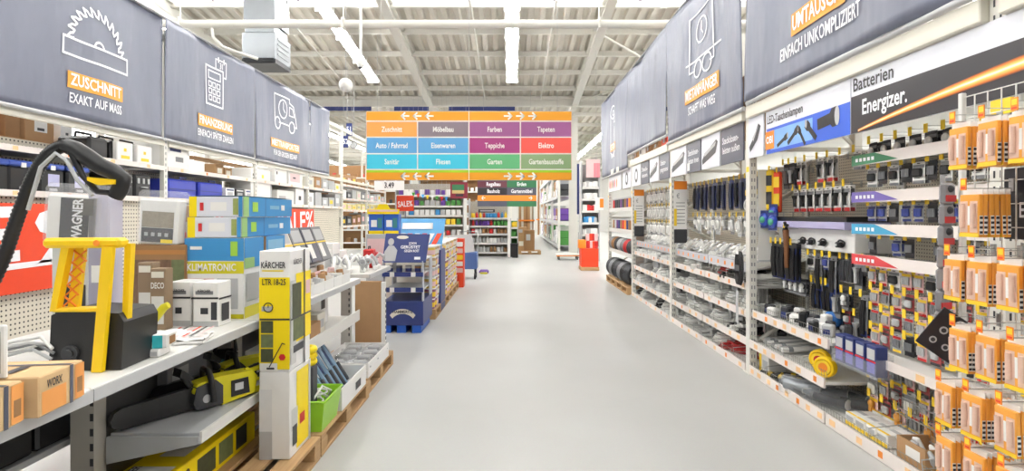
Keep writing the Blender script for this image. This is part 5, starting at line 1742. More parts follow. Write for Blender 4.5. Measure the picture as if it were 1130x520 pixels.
nz.tube([(WX(72, HYD), HYD, WZ(160, HYD)), (WX(84, HYD), HYD, WZ(165, HYD)), (WX(97, HYD), HYD, WZ(174, HYD)), (WX(112, HYD), HYD, WZ(184, HYD)), (WX(126, HYD), HYD, WZ(190, HYD)), (WX(136, HYD), HYD, WZ(198, HYD)), (WX(132, HYD), HYD, WZ(209, HYD)), (WX(127, HYD), HYD, WZ(218, HYD))],
        [.03, .034, .036, .034, .033, .034, .033, .028], 12)
nz.build('nozzle', M_black, hz)
MB().tube([(WX(82, HYD), HYD - .02, WZ(168, HYD)), (WX(96, HYD), HYD - .02, WZ(195, HYD)), (WX(112, HYD), HYD - .02, WZ(212, HYD)), (WX(124, HYD), HYD - .01, WZ(213, HYD))], .012, 8).build('trigger_guard', M_black, hz)
MB().prism([(WX(104, HYD), WZ(196, HYD)), (WX(134, HYD), WZ(199, HYD)), (WX(134, HYD), WZ(204, HYD)), (WX(116, HYD), WZ(205, HYD)), (WX(104, HYD), WZ(200, HYD))], HYD - .04, HYD - .022).build('trigger', M_yellow, hz)
# tangle of white tubes
t = thing('tube_tangle', 'loose tangle of white and grey tubes behind the tool cartons', 'tubes', (-1.93, 2.2, GZ + .004))
rr = random.Random(4)
for k in range(5):
    MB().tube([(-.18, rr.uniform(-.08, .02), .02 + .012 * k), (-.06, rr.uniform(-.06, .06), .06 + .012 * k), (.06, rr.uniform(-.05, .05), .09 + .01 * k), (.13, rr.uniform(-.02, .08), .05 + .01 * k)], .007, 6).build('tube', (M_lgrey, M_paper, M_grey)[k % 3], t)
MB().cyl((-.2, .1, .05), (.02, .12, .07), .014, 8).build('rod', M_black, t)
# printed white boxes at the front edge
carton('small_box', 'white and green small box at the worktop edge, lower of two', 'box', (-1.6, 2.42, GZ + .002), .1, .15, .1, .035, M_paper, [('front', 0, .25, 0, .6, M_saw), ('front', .3, .95, .2, .7, M_lgrey), ('top', .3, .9, .2, .8, M_lgrey)])
carton('small_box', 'blue and white small box lying on the green and white one', 'box', (-1.585, 2.43, GZ + .039), .16, .17, .1, .058, M_paper, [('front', .05, .35, .1, .9, M_navy), ('front', .36, .62, .05, .9, pm('sky_print', (70, 150, 206), .4, .3, 30)), ('front', .66, .9, .0, .95, pm('aqua_print', (60, 190, 200), .4, .2, 30)), ('right', .2, .8, .2, .8, M_kraft2)])
# flat bag with red stripes
t = thing('flat_bag', 'crinkled flat bag with red and white stripes on the worktop', 'bag', (-1.66, 2.72, GZ + .004), .25)
b = MB()
rr = random.Random(9)
N = 9
vs = [(-.17 + .34 * i / N, -.08 + .2 * j / N, (.012 + .035 * math.sin(PI * i / N) * math.sin(PI * j / N) + rr.uniform(0, .012))) for j in range(N + 1) for i in range(N + 1)]
b.raw(vs, [(j * (N + 1) + i, j * (N + 1) + i + 1, (j + 1) * (N + 1) + i + 1, (j + 1) * (N + 1) + i) for j in range(N) for i in range(N)])
b.box(-.17, .17, -.08, .12, 0, .012)
b.build('bag_body', M_paper, t)
for k in range(6):
    x = -.02 + k * .03
    MB().raw([(x, -.06, .034), (x + .012, -.06, .034), (x + .05, .1, .05), (x + .038, .1, .05)], [(0, 1, 2, 3)]).build('stripe', (M_ored, M_dark, M_pink)[k % 3], t)
# small yellow-black trimmer
t = thing('hand_trimmer', 'small yellow and black hand trimmer lying behind the small boxes', 'tool', (-1.80, 2.72, GZ + .03), .1)
MB().cbox(-.12, .06, -.04, .04, 0, .06, .015).build('body', M_black, t)
MB().cbox(-.15, .02, -.045, .045, .04, .075, .012).cbox(-.02, .05, -.042, .042, .0, .03, .01).build('shell', M_saw, t)
MB().tube([(.03, 0, .04), (.07, 0, .09), (.11, 0, .14), (.13, 0, .15)], [.022, .022, .02, .016], 8).build('handle', M_saw, t)
MB().cbox(-.06, .0, -.048, -.045, .02, .05, .003).build('label_print', M_paper, t)
# heater boxes
carton('heater_box', 'tall blue and white heater box with a lime stripe beneath the long blue boxes', 'box', (-1.77, 3.34, GZ + .002), 0, .352, .26, .478, M_paper,
       [('front', 0, 1, .72, 1, M_blue), ('front', 0, 1, .56, .71, M_saw), ('front', 0, 1, .0, .055, M_saw), ('front', .55, .9, .12, .5, M_lgrey), ('front', .05, .5, .42, .5, M_pink), ('right', 0, 1, .62, 1, M_blue), ('right', 0, 1, .0, .14, M_saw), ('right', .1, .8, .2, .55, M_lgrey), ('right', 0, .5, .62, .75, pm('lime_print', (150, 190, 120), .4)),
        ('front', .78, .9, .78, .96, pm('star_green', (160, 206, 70), .4)), ('front', .1, .3, .86, .9, M_paper)],
       [('front', 'KLIMATRONIC', .46, .635, .06, M_paper, .29, 0)])
carton('heater_box', 'second blue heater box behind the tall one', 'box', (-1.74, 3.63, GZ + .002), 0, .3, .3, .478, M_kraft, [('right', 0, 1, .75, 1, M_blue), ('right', .1, .9, .8, .95, pm('pale_blue_print', (130, 180, 210), .4)), ('top', 0, 1, 0, 1, M_blue)])
for k in range(2):
    carton('heater_box', ('long blue and white boiler box, lower of two on the heater box', 'long blue and white boiler box, topmost of the stack')[k], 'box', (-1.78 + .01 * k, 3.36, GZ + .484 + k * .124), 0, .32, .74, .121, M_frw,
           [('front', 0, .14, 0, 1, M_kyel), ('front', .4, .7, .3, .72, M_paper), ('front', .2, .27, .3, .7, M_red), ('front', .82, .92, .1, .9, pm('olive_print', (150, 160, 90), .4, .3, 30)), ('right', 0, 1, 0, 1, M_blue), ('right', 0, .1, 0, 1, pm('lime_print', (150, 190, 120), .4)), ('right', .4, .42, 0, 1, pm('deep_blue', (42, 110, 170), .4)),
            ('right', .5, .7, .4, .6, pm('pale_blue_print', (130, 180, 210), .4)), ('right', .74, .82, .35, .65, M_paper), ('right', .16, .26, .25, .75, pm('star_green', (160, 206, 70), .4)), ('top', 0, 1, 0, 1, pm('blue_top', (96, 168, 206), .4)), ('front', .93, 1, 0, 1, M_blue)])
# two small white boxes
for k, (X, w_) in enumerate(((-1.845, .12), (-1.69, .14))):
    carton('steam_box', ('white and grey accessory box, left of the pair', 'white and grey accessory box with a nozzle picture, right of the pair')[k], 'box', (X, 3.12 - .02 * k, GZ + .002), .0, w_, .14, .245, M_paper,
           [('front', 0, 1, .0, .12, M_lgrey), ('front', 0, 1, .62, .66, M_frb), ('front', .3, .6, .28, .42, M_dark), ('front', .1, .8, .72, .8, M_grey), ('right', 0, 1, .6, .64, M_frb), ('right', .2, .8, .1, .5, M_dark)] + ([('front', .72, .95, .15, .55, M_dark)] if k else []),
           [('front', 'KÄRCHER', .45, .8, .02, M_frb, .07, 0)])
# deco boxes, picture box, bags
for k in range(2):
    carton('deco_box', ('narrow brown sprayer box, left of the two taupe ones', 'brown sprayer box reading DECO, right of the two taupe ones')[k], 'box', (-1.98 + k * .088, 3.0 + .03 * (k == 0), GZ + .002), 0, .08 if k != 1 else .083, .07, (.36, .33, .33)[k], pm('taupe_box', (138, 116, 92), .5, .06), [('front', .1, .9, .1, .55, M_picw), ('front', .1, .9, .85, .95, M_cream)],
           [('front', 'DECO', .5, .72, .045, M_paper, .07, 0)] if k else [])
carton('picture_box', 'brown sprayer box with a dim garden picture behind the taupe boxes', 'box', (-2.10, 3.32, GZ + .002), 0, .34, .22, .44, M_kraft2, [('front', .0, .75, .05, .8, pm('patio_print', (112, 84, 64), .5, .6, 26)), ('front', 0, 1, .87, .93, pm('dull_amber', (176, 120, 60), .6)), ('front', .76, .98, .1, .8, M_pic2)])
carton('picture_box', 'taller brown box with white lettering behind the garden picture box', 'box', (-2.12, 3.58, GZ + .002), 0, .23, .2, .675, M_kraft2, [('front', .3, .95, .55, .85, M_lgrey), ('front', .5, .7, .62, .75, M_red), ('front', .0, .3, .3, .85, M_kraft)], [('front', 'PRINTS', .3, .93, .05, M_paper, .12, 0)])


def wagner_bag(label, loc, w_, h_, rz, art, tilt=0):
    t = thing('sprayer_bag', label, 'bag', loc, (0, tilt, rz))
    D = (-w_ / 2, w_ / 2, 0, .09, 0, h_)
    MB().cbox(*D, .012).build('box', M_paper, t)
    if art == 0:
        q = MB(); put_rect(q, 'front', w_ * .28, w_ * .82, .02, h_ * .93, D, 0, .0015); q.build('printed_field', M_dark, t)
        q = MB(); put_rect(q, 'front', w_ * .55, w_ * .9, h_ * .6, h_ * .93, D, 0, .0025); q.build('printed_field', pm('dim_print', (86, 84, 78), .5, .2), t)
        q = MB(); put_text(q, 'WAGNER', 'front', w_ * .62, h_ * .5, .065, D, 0, .8, .03, .004, rot=PI / 2, fit=.2); q.build('lettering', M_print, t)
    else:
        q = MB(); put_rect(q, 'front', w_ * .1, w_ * .9, h_ * .05, h_ * .36, D, 0, .0015); q.build('printed_field', M_dark, t)
        q = MB(); put_rect(q, 'front', w_ * .1, w_ * .9, h_ * .37, h_ * .72, D, 0, .0015); q.build('printed_field', pm('fence_print', (150, 140, 120), .5, .4, 40), t)
        q = MB(); put_rect(q, 'front', w_ * .6, w_ * .9, h_ * .04, h_ * .12, D, 0, .003); q.build('printed_field', M_kyel, t)
        for k in range(4):
            q = MB(); put_rect(q, 'front', w_ * (.18 + k * .17), w_ * (.27 + k * .17), h_ * .18, h_ * .26, D, 0, .003); q.build('printed_field', M_lgrey, t)
    MB().cbox(-w_ / 2 - .012, w_ / 2 + .018, -.012, .1, -.0, h_ + .05, .02).build('clear_bag', M_bag, t)
    return t


# a tall clear display column carries the first bag
t = thing('clear_column', 'tall clear plastic column box beside the yellow handle frame', 'box', (-1.93, 2.62, GZ + .002))
MB().cbox(-.05, .05, 0, .1, 0, .72, .006).build('shell', pm('lilac_clear', (206, 204, 226), .15, .04, alpha=.55), t)
MB().cbox(-.035, .035, .02, .08, .0, .45, .006).build('contents', pm('mauve_inside', (150, 138, 160), .5), t)
MB().box(-.03, .03, -.003, 0, .3, .38).build('label_print', M_paper, t)
carton('sprayer_carton', 'narrow white carton standing under the bag with sideways lettering', 'box', (-2.09, 2.66, GZ + .002), 0, .18, .1, .475, M_picw, [('front', .1, .9, .1, .6, M_dark)])
wagner_bag('bagged white box with sideways white lettering on a dark field', (-2.06, 2.62, GZ + .479), .25, .235, .0, 0, .06)
wagner_bag('bagged white box with a small picture on top of the garden picture box', (-2.10, 3.32, GZ + .444), .235, .27, .0, 1, .06)

# ---------------- second half of the worktop
for i in range(5):
    Y = 4.2 + i * .24
    t = thing('open_tray', 'open white tray, %s from the camera on the second worktop' % ORD[i], 'tray', (-1.52, Y, GZ + .002), RL, 'white trays on the second worktop')
    MB().box(-.115, .115, 0, .006, 0, .08).box(-.115, .115, .294, .3, 0, .14).prism([(-.115, 0), (-.115, .0), (-.115, .08)], 0, .0).box(-.115, -.109, .006, .294, 0, .1).box(.109, .115, .006, .294, 0, .1).box(-.109, .109, .006, .294, 0, .006).build('tray_body', M_paper, t)
    rr = random.Random(40 + i)
    for k in range(5):
        tag(MB().cbox(-.03, .03, -.02, .02, 0, rr.uniform(.08, .15), .008).build('small_pack', rr.choice((M_kraft, M_lgrey, M_paper, M_pink, M_kraft2)), None, (-1.58 - .05 * k, Y + rr.uniform(-.06, .06), GZ + .012), (rr.uniform(-.2, .2), rr.uniform(-.2, .2), rr.uniform(0, 3))),
            'small pack, %s from the front in the %s white tray' % (ORD[k], ORD[i]), 'pack', 'small packs in the white trays')
for i in range(4):
    t = carton('tool_set_box', '%s slanting grey and cream box from the camera behind the white trays' % ORD[i], 'box', (-1.74, 4.5 + i * .27, GZ + .205), RL, .25, .16, .33, (pm('cream_box', (226, 214, 196), .5), M_grey, M_frd, M_grey)[i], [('front', .1, .9, .6, .92, M_lgrey), ('front', .1, .5, .1, .5, M_paper), ('left', .1, .9, .1, .9, M_cream), ('top', .1, .9, .1, .9, M_grey), ('front', .0, 1, .52, .56, M_tagy)])
    t.rotation_euler = (-.38, .0, RL)
carton('support_carton', 'white carton behind the trays that carries the slanting boxes', 'box', (-1.84, 4.9, GZ + .002), RL, 1.15, .5, .2, M_paper, [('front', .1, .4, .2, .7, M_lgrey), ('front', .6, .8, .2, .7, M_grey)])
rr = random.Random(77)
for i in range(14):
    X, Y = -1.6 - (i % 3) * .14, 5.98 + (i // 3) * .17
    z0 = GZ + .142
    t = thing('white_fitting', 'white plastic fitting, %s in the heap at the end of the second worktop' % ORD[i], 'fitting', (X, Y, z0 - .14), rr.uniform(0, 6), 'white fittings at the worktop end')
    b = MB().tube([(-.06, 0, .01), (-.03, 0, .1), (.03, .02, .16), (.08, .02, .12)], .02, 8)
    b.build('pipe_bend', M_cwhite if i % 3 else M_lgrey, t)
    MB().torus((.08, .02, .12), .03, .012, 'x', 12, 5).build('collar', M_lgrey, t)
    MB().cbox(-.085, -.035, -.03, .03, 0, .05, .008).build('foot', M_paper, t)
for i in range(14):
    pass
for i, (Y, h_) in enumerate(((6.1, .24), (6.4, .3), (6.68, .2))):
    carton('fitting_carton', 'open white fitting carton, %s from the camera behind the white fittings' % ORD[i], 'box', (-2.0, Y, GZ + .002), RL, .26, .3, h_, M_paper, [('front', .1, .9, .2, .6, M_lgrey)])
for i in range(2):
    t = thing('red_case', ('red tool case at the end of the worktop, left one', 'red tool case at the end of the worktop, right one')[i], 'case', (-1.62 - .0 * i, 6.62 + .16 * i, GZ + .002), RL)
    MB().cbox(-.07, .07, 0, .12, 0, .22 - .05 * i, .015).build('body', M_red, t)
    MB().box(-.05, .05, -.004, 0, .05, .1).build('label_print', M_pink, t)
    MB().tube([(-.04, .06, .21 - .05 * i), (-.04, .06, .25 - .05 * i), (.04, .06, .25 - .05 * i), (.04, .06, .21 - .05 * i)], .008, 5).build('handle', M_dark, t)
t = thing('picture_card', 'small white framed picture card standing at the extreme left edge', 'card', (-1.575, 1.68, GZ + .127), 0)
MB().cbox(-.06, .06, 0, .012, 0, .16, .004).build('frame', M_paper, t)
MB().box(-.05, .045, -.002, 0, .015, .14).build('picture', M_pic2, t)
# under-shelf goods
carton('carton', 'kraft carton with white fittings on the lower second shelf', 'box', (-1.55, 4.35, .572), RL, .4, .3, .13, M_kraft, [('front', .1, .4, .2, .8, M_dark)])
carton('carton', 'white carton with a dark stamp at the back of the lower second shelf', 'box', (-1.7, 4.98, .572), RL, .42, .25, .28, M_paper, [('front', .55, .8, .5, .85, M_dark)])
carton('carton', 'pale carton between the kraft and the stamped one on the lower second shelf', 'box', (-1.58, 4.66, .572), RL, .18, .25, .17, M_cream, [('front', .2, .8, .3, .7, M_lgrey)])
t = thing('yellow_spool', 'yellow lumpy spool just behind the tall trimmer box', 'spool', (-1.36, 3.66, .145), 0)
MB().cbox(-.06, .06, 0, .1, 0, .42, .01).build('stand', M_dark, t)
for k in range(3):
    MB().torus((0, .05, .44 + k * .04), .05, .024, 'z', 14, 6).build('winding', M_kyel, t)
# green bin
gb_ = thing('green_bin', 'bright lime green plastic bin with cables on the pallet', 'bin', (-1.36, 3.62, .146), 0)
b = MB()
x0, x1, d0, H = .13, .155, .36, .2
def ring(xh, y0, y1, z):
    return [(-xh, y0, z), (xh, y0, z), (xh, y1, z), (-xh, y1, z)]
vs = ring(.125, .02, .34, 0) + ring(.15, .0, .37, H) + ring(.142, .008, .362, H) + ring(.118, .028, .332, .008)
fs = [(3, 2, 1, 0)] + [(i, (i + 1) % 4, 4 + (i + 1) % 4, 4 + i) for i in range(4)] + [(4 + i, 4 + (i + 1) % 4, 8 + (i + 1) % 4, 8 + i) for i in range(4)] + [(8 + i, 8 + (i + 1) % 4, 12 + (i + 1) % 4, 12 + i) for i in range(4)] + [(12, 13, 14, 15)]
b.raw(vs, fs)
M_lime = pm('lime_plastic', (150, 206, 50), .35, .03)
b.build('body', M_lime, gb_)
b = MB(); b.tube([(-.152, -.002, H), (.152, -.002, H), (.152, .372, H), (-.152, .372, H)], .009, 6, closed=True); b.build('rim', M_lime, gb_)
rr = random.Random(14)
for i in range(5):
    tag(MB().tube([(-.1 + .02 * i, .02, .02), (-.05 + .03 * i, .1, .1 + .02 * i), (.02 * i, .2, .12), (.1 - .02 * i, .25, .04)], .008, 6).torus((0.0, .15, .06 + .015 * i), .07, .007, 'z', 14, 5).build('white_cable', M_cwhite, None, (-1.38 + .01 * i, 3.64, .24), rr.uniform(-.3, .3)), 'white cable, %s of the loops in the lime green bin' % ORD[i], 'cable', 'white cables in the green bin')
# white tray with blister packs
wt = thing('open_tray', 'white open tray of blue blister packs beside the green bin', 'tray', (-1.22, 4.36, .146), RL)
b = MB().box(-.33, .33, 0, .008, 0, .16).box(-.33, .33, .4, .408, 0, .16).box(-.33, -.322, .008, .4, 0, .16).box(.322, .33, .008, .4, 0, .16).box(-.322, .322, .008, .4, 0, .008)
b.build('tray_body', M_paper, wt)
q = MB(); put_rect(q, 'front', .35, .5, .04, .1, (-.33, .33, 0, .4, 0, .16)); q.build('label_print', M_black, wt)
M_bls = pm('blue_clear_blister', (150, 182, 206), .12, .1, 10, alpha=.75)
for i in range(5):
    t = thing('tool_blister', 'blue clear tool blister, %s from the camera leaning in the white tray' % ORD[i], 'pack', (-1.3 - .01 * i, 4.12 + i * .125, .17), (-.55, .3, RL + .25), 'tool blisters in the white tray')
    MB().cbox(-.075, .075, 0, .035, 0, .4, .01).build('blister', M_bls, t)
    MB().box(-.07, .07, -.004, 0, .22, .36).build('card', M_navy if i % 2 else M_lgrey, t)
    MB().cyl((0, -.008, .03), (0, -.008, .2), .016, 8).build('tool', M_dark, t)
for k in range(2):
    t = thing('glass_tray', ('white flat tray with clear glassware, lower one at the pallet end', 'white flat tray with clear glassware, upper one at the pallet end')[k], 'tray', (-1.24, 5.25, .146 + k * .066), RL)
    MB().box(-.4, .4, 0, .008, 0, .062).box(-.4, .4, .432, .44, 0, .062).box(-.4, -.392, .008, .432, 0, .062).box(.392, .4, .008, .432, 0, .062).box(-.392, .392, .008, .432, 0, .008).build('tray_body', M_paper, t)
rr = random.Random(15)
for i in range(8):
    t = thing('ribbed_pack', 'clear ribbed pack, %s from the camera, %s row of the upper flat tray' % (ORD[i % 4], ('front', 'rear')[i // 4]), 'pack', (-1.34 - .2 * (i // 4), 4.96 + (i % 4) * .19, .224), rr.uniform(-.3, .3), 'clear packs in the flat tray')
    MB().cyl((-.06, -.03, .03), (.06, -.03, .03), .022, 8).cyl((-.05, .03, .03), (.05, .03, .03), .018, 8).build('fitting', M_lgrey, t)
    MB().cbox(-.085, .085, -.075, .075, .012, .05, .01).build('clear_cover', M_clear, t)
    MB().cbox(-.09, .09, -.08, .08, 0, .012, .003).build('card', M_lgrey, t)
# cardboard sheet at the end
cs_ = thing('cardboard_sheet', 'upright brown cardboard panel closing the end of the pallet row', 'panel', (-1.47, 5.76, .146))
MB().cbox(-.14, .13, 0, .03, 0, .73, .004).build('sheet', M_kraft, cs_)
MB().box(.13, .17, .0, .04, .0, .72).build('white_edge', M_paper, cs_)
e = MB()
for k in range(12):
    e.box(.171, .173, .005, .035, .02 + k * .055, .05 + k * .055)
eo = e.build('edge_print', M_black, cs_); eo['kind'] = 'stuff'

# =================================================================== MIDDLE DISPLAYS ON THE LEFT
M_hblue = pm('display_blue', (44, 58, 118), .45, .05)
hd = thing('cardboard_display', 'dark blue cardboard display with shelves of paint cans and a slanted header', 'display', (-1.44, 7.4, 0))
D = (-.27, .27, 0, .85, .1, .42)
for x in (-.22, -.02, .18):
    MB().box(x - .06, x + .06, .02, .8, 0, .1).build('foot', pm('pallet_blue', (30, 90, 190), .5), hd)
base = MB().cbox(*D, .006).build('base_box', M_hblue, hd)
q = MB()
for i in range(9):
    a = PI * (.78 - .56 * i / 8)
    pass
# arched badge with the brand lettering
arc = [(.27 + .2 * math.cos(PI * (.8 - .6 * i / 12)) * 1.05, .02 + .2 * math.sin(PI * (.8 - .6 * i / 12))) for i in range(13)]
inn = [(.27 + .14 * math.cos(PI * (.8 - .6 * i / 12)) * 1.2, .005 + .15 * math.sin(PI * (.8 - .6 * i / 12))) for i in range(13)]
put_poly(q, 'front', arc + inn[::-1], D, 0, .002)
q.build('badge', M_cream, hd)
q = MB()
put_text(q, 'HAMMERITE', 'front', .27, .18, .05, D, 0, .8, .03, .004, fit=.26); q.build('badge_lettering', M_frb, hd)
for z in (.571, .774):
    MB().box(-.26, .26, .01, .84, z - .012, z).build('shelf', M_lgrey, hd)
    r = MB().box(-.27, .27, -.006, .0, z - .03, z + .03).build('shelf_rail', M_hblue, hd)
    for x in (-.14, .14):
        link('price_label', MB().box(-.03, .03, -.002, 0, -.03, .03).mesh('price_label', M_paper), r, (x, -.006, z))
for x in (-.27, .255):
    MB().box(x, x + .015, .0, .1, .42, .95).build('front_post', pm('display_grey', (188, 190, 198), .5), hd)
    MB().box(x, x + .015, .6, .85, .42, .95).build('side_wall', pm('display_grey', (188, 190, 198), .5), hd)
MB().box(-.27, .27, .1, .85, .95, .965).build('top_tray', M_lgrey, hd)
hb = MB(); hb.raw([(-.27, .0, .93), (.3, .0, .93), (.34, .12, 1.30), (-.25, .12, 1.31), (-.27, .03, .93), (.3, .03, .93), (.34, .15, 1.30), (-.25, .15, 1.31)], [(3, 2, 1, 0), (4, 5, 6, 7), (0, 1, 5, 4), (1, 2, 6, 5), (2, 3, 7, 6), (3, 0, 4, 7)][::1])
hb.build('header', M_hblue, hd)


def on_header(mbx):
    for i, (x, y, z) in enumerate(mbx.v):
        mbx.v[i] = (x, y + (z - .93) * .12 / .37, z)
    return mbx


DH = (-.27, .3, -.002, .02, .93, 1.3)
for body, u, v, sz, fit in (('SCHON', .39, .25, .04, .1), ('GERÜSTET', .36, .2, .055, .26), ('GEGEN ROST', .38, .15, .045, .2), ('▬', .45, .06, .04, None)):
    if body == '▬':
        q = MB(); put_rect(q, 'front', .42, .5, .04, .075, DH, 0, .004)
    else:
        q = MB(); put_text(q, body, 'front', u, v, sz, DH, 0, .75, .025, .004, fit=fit)
    on_header(q).build('header_lettering', M_print, hd)
q = MB(); put_poly(q, 'front', circ(.25, .33, .08, 14, .3), DH, 0, .004); on_header(q).build('header_badge', M_cream, hd)
q = MB(); put_poly(q, 'front', circ(.1, .27, .04, 12, 1.2), DH, 0, .004); put_poly(q, 'front', [(.03, .02), (.17, .02), (.19, .16), (.14, .22), (.07, .22), (.02, .14)], DH, 0, .0035); on_header(q).build('header_figure', M_lgrey, hd)
for z, nm in ((.774, 'upper'),):
    for i in range(4):
        if nm == 'lower' and i in (1,):
            continue
        t = thing('paint_can', 'small paint can, %s from left on the %s shelf of the blue display' % (ORD[i], nm), 'can', (-1.44 - .19 + i * .125, 7.5, z), 0, 'paint cans in the blue display')
        MB().cyl((0, 0, 0), (0, 0, .1), .042, 12).build('body', [M_lgrey, M_frd, M_lgrey, M_kraft2][i], t)
        MB().cyl((0, 0, .1), (0, 0, .112), .043, 12).build('lid', M_grey, t)
        MB().cyl((0, 0, .03), (0, 0, .075), .0428, 12, caps=False).build('label_wrap', M_navy, t)

# tower with blue and yellow boxes
tw = thing('display_tower', 'white display tower behind the blue display, carrying blue and yellow boxes', 'display', (-1.95, 8.5, 0))
MB().cbox(-.26, .26, 0, .5, 0, 1.27, .01).build('body', M_lgrey, tw)
MB().box(-.24, .24, -.003, 0, .8, 1.2).build('printed_field', M_pink, tw)
for i in range(2):
    carton('detergent_box', ('blue and yellow box, left of two on the display tower', 'blue and yellow box, right of two on the display tower')[i], 'box', (-2.06 + i * .23, 8.52, 1.272), 0, .22, .2, .3, pm('royal_blue', (40, 96, 190), .4), [('front', 0, 1, 0, .16, M_kyel), ('front', .15, .55, .35, .7, M_paper), ('front', .6, .9, .3, .8, pm('teal_print', (60, 130, 130), .4))])
t = thing('topper', 'yellow arched topper above the blue and yellow boxes', 'sign', (-1.95, 8.5, 1.574))
MB().prism([(-.24, 0), (.24, 0), (.24, .07), (.1, .08), (.06, .15), (-.06, .15), (-.1, .08), (-.24, .07)], .0, .02).build('board', M_kyel, t)
MB().box(-.22, .22, -.003, 0, .035, .065).build('printed_field', M_pink, t)
# sale card on a pole
t = thing('sale_card', 'small orange red sale card standing above the displays', 'sign', (-1.88, 9.9, 0))
MB().cyl((0, .01, 0), (0, .01, 1.65), .012, 8).cyl((0, .01, 0), (0, .01, .02), .12, 14).build('stand', M_grey, t)
D = (-.15, .15, -.008, .0, 1.63, 1.9)
MB().box(*D).build('card', M_ored, t)
q = MB(); put_text(q, 'SALE%', 'front', .15, .12, .14, D, 0, .8, .02, .003, fit=.26, rot=.06); q.build('lettering', M_print, t)
# red white and blue promotion bin
pb = thing('promotion_bin', 'sky blue promotion bin with red and white slanted stripes', 'display', (-1.5, 9.0, 0))
D = (-.36, .36, 0, .6, .0, 1.0)
MB().cbox(*D, .01).build('body', M_hblue, pb)
MB().raw([(-.36, .05, 1.0), (.36, .05, 1.0), (.4, .3, 1.5), (-.36, .3, 1.5), (-.36, .08, 1.0), (.36, .08, 1.0), (.4, .33, 1.5), (-.36, .33, 1.5)], [(3, 2, 1, 0), (4, 5, 6, 7), (0, 1, 5, 4), (1, 2, 6, 5), (2, 3, 7, 6), (3, 0, 4, 7)]).build('header', pm('sky_header', (96, 168, 220), .45), pb)
for k, m in enumerate((M_ored, M_print, M_red, M_print, M_ored)):
    x = -.32 + k * .12
    MB().raw([(x, .045, 1.02), (x + .08, .045, 1.02), (x + .2, .163, 1.26), (x + .12, .163, 1.26)], [(0, 1, 2, 3)]).build('stripe', m, pb)
MB().raw([(-.3, .2, 1.33), (.2, .2, 1.33), (.2, .25, 1.43), (-.3, .25, 1.43)], [(0, 1, 2, 3)]).build('header_panel', M_print, pb)
# rows of pots on pallets along the aisle
for i in range(3):
    pallet('wooden pallet under the row of small pots, %s from the blue display' % ORD[i], (-1.14, 8.38 + i * 1.22, 0), RL)
pot = MB().cyl((0, 0, 0), (0, 0, .15), .085, 10, 0, .09).mesh('flower_pot', M_kraft)
rr = random.Random(50)
PC = [pm('pot_yellow', (226, 196, 90), .5, .1), pm('pot_cream', (226, 214, 186), .5, .1), pm('pot_mauve', (150, 96, 120), .5, .1), pm('pot_tan', (190, 160, 120), .5, .1), M_lgrey]
PM = []
for m in PC:
    a = MB().cyl((0, 0, 0), (0, 0, .14), .08, 10, 0, .088).mesh('tub', m)
    b = MB().cyl((0, 0, .14), (0, 0, .155), .09, 10).mesh('lid', M_paper)
    c = MB().cyl((0, 0, .03), (0, 0, .1), .0835, 10, 0, .0875, caps=False).mesh('label_wrap', rr.choice((M_kraft, M_cream, M_tagy, M_pink)))
    PM.append((a, b, c))
for L in range(6):
    for i in range(18):
        a, b, c = PM[rr.randrange(5)]
        o = tag(link('food_tub', a, None, (-1.24 + rr.uniform(-.01, .01), 8.48 + i * .195, .146 + L * .157)), 'small tub, %s from the blue display in layer %s of the pallet row' % (ORD[i], ('one', 'two', 'three', 'four', 'five', 'six')[L]), 'tub', 'tubs stacked on the pallet row')
        link('lid', b, o); link('label_wrap', c, o)
bs = thing('tub_block', 'pale carton block behind the stacked tubs', 'box', (-1.35, 8.42, .146))
MB().cbox(-.55, 0, 0, 3.5, 0, .94, .01).build('body', M_cream, bs)
MB().cbox(-.5, -.05, .1, 3.3, .94, 1.06, .02).build('top_layer', pm('pale_wrap', (224, 214, 190), .4, .2, 10), bs)
MB().cbox(-.45, -.1, 2.2, 3.2, 1.06, 1.2, .02).build('upper_layer', M_orange, bs)
# red display column
rc = thing('red_display', 'narrow red and white display column past the pallet row', 'display', (-1.16, 12.1, 0))
MB().cbox(-.14, .12, 0, .3, 0, 1.05, .008).build('body', M_ored, rc)
for k in range(5):
    MB().cbox(-.12, .1, -.012, 0, .32 + k * .14, .42 + k * .14, .006).build('printed_field', (M_pink, M_print, M_tagy)[k % 3], rc)
# cart with blue panel
ct = thing('shop_cart', 'grey shop cart with a blue panel standing past the red column', 'cart', (-1.1, 13.6, 0))
MB().cbox(-.2, .25, 0, .5, .25, .65, .01).build('panel', pm('steel_blue', (74, 104, 160), .5), ct)
MB().raw([(-.3, 0, .62), (.2, 0, .68), (.1, .1, 1.1), (-.4, .1, 1.05), (-.3, .06, .62), (.2, .06, .68), (.1, .16, 1.1), (-.4, .16, 1.05)], [(3, 2, 1, 0), (4, 5, 6, 7), (0, 1, 5, 4), (1, 2, 6, 5), (2, 3, 7, 6), (3, 0, 4, 7)]).build('load_board', M_lgrey, ct)
for x in (-.18, .2):
    for y in (.05, .42):
        MB().cyl((x - .02, y, .08), (x + .02, y, .08), .08, 12).box(x - .015, x + .015, y - .015, y + .015, .1, .27).build('wheel', M_black, ct)
MB().tube([(-.2, .45, .6), (-.2, .5, 1.15), (.25, .5, 1.15), (.25, .45, .6)], .015, 6).build('push_handle', M_chrome, ct)
t = thing('purple_shoe_box', 'small purple and lime thing on the floor beside the shop cart', 'box', (-.75, 14.9, 0))
MB().cbox(-.13, .13, 0, .3, 0, .1, .04).build('body', pm('purple', (100, 60, 150), .5), t)
MB().cbox(-.1, .1, -.01, .1, .0, .05, .015).build('lime_tip', M_saw, t)

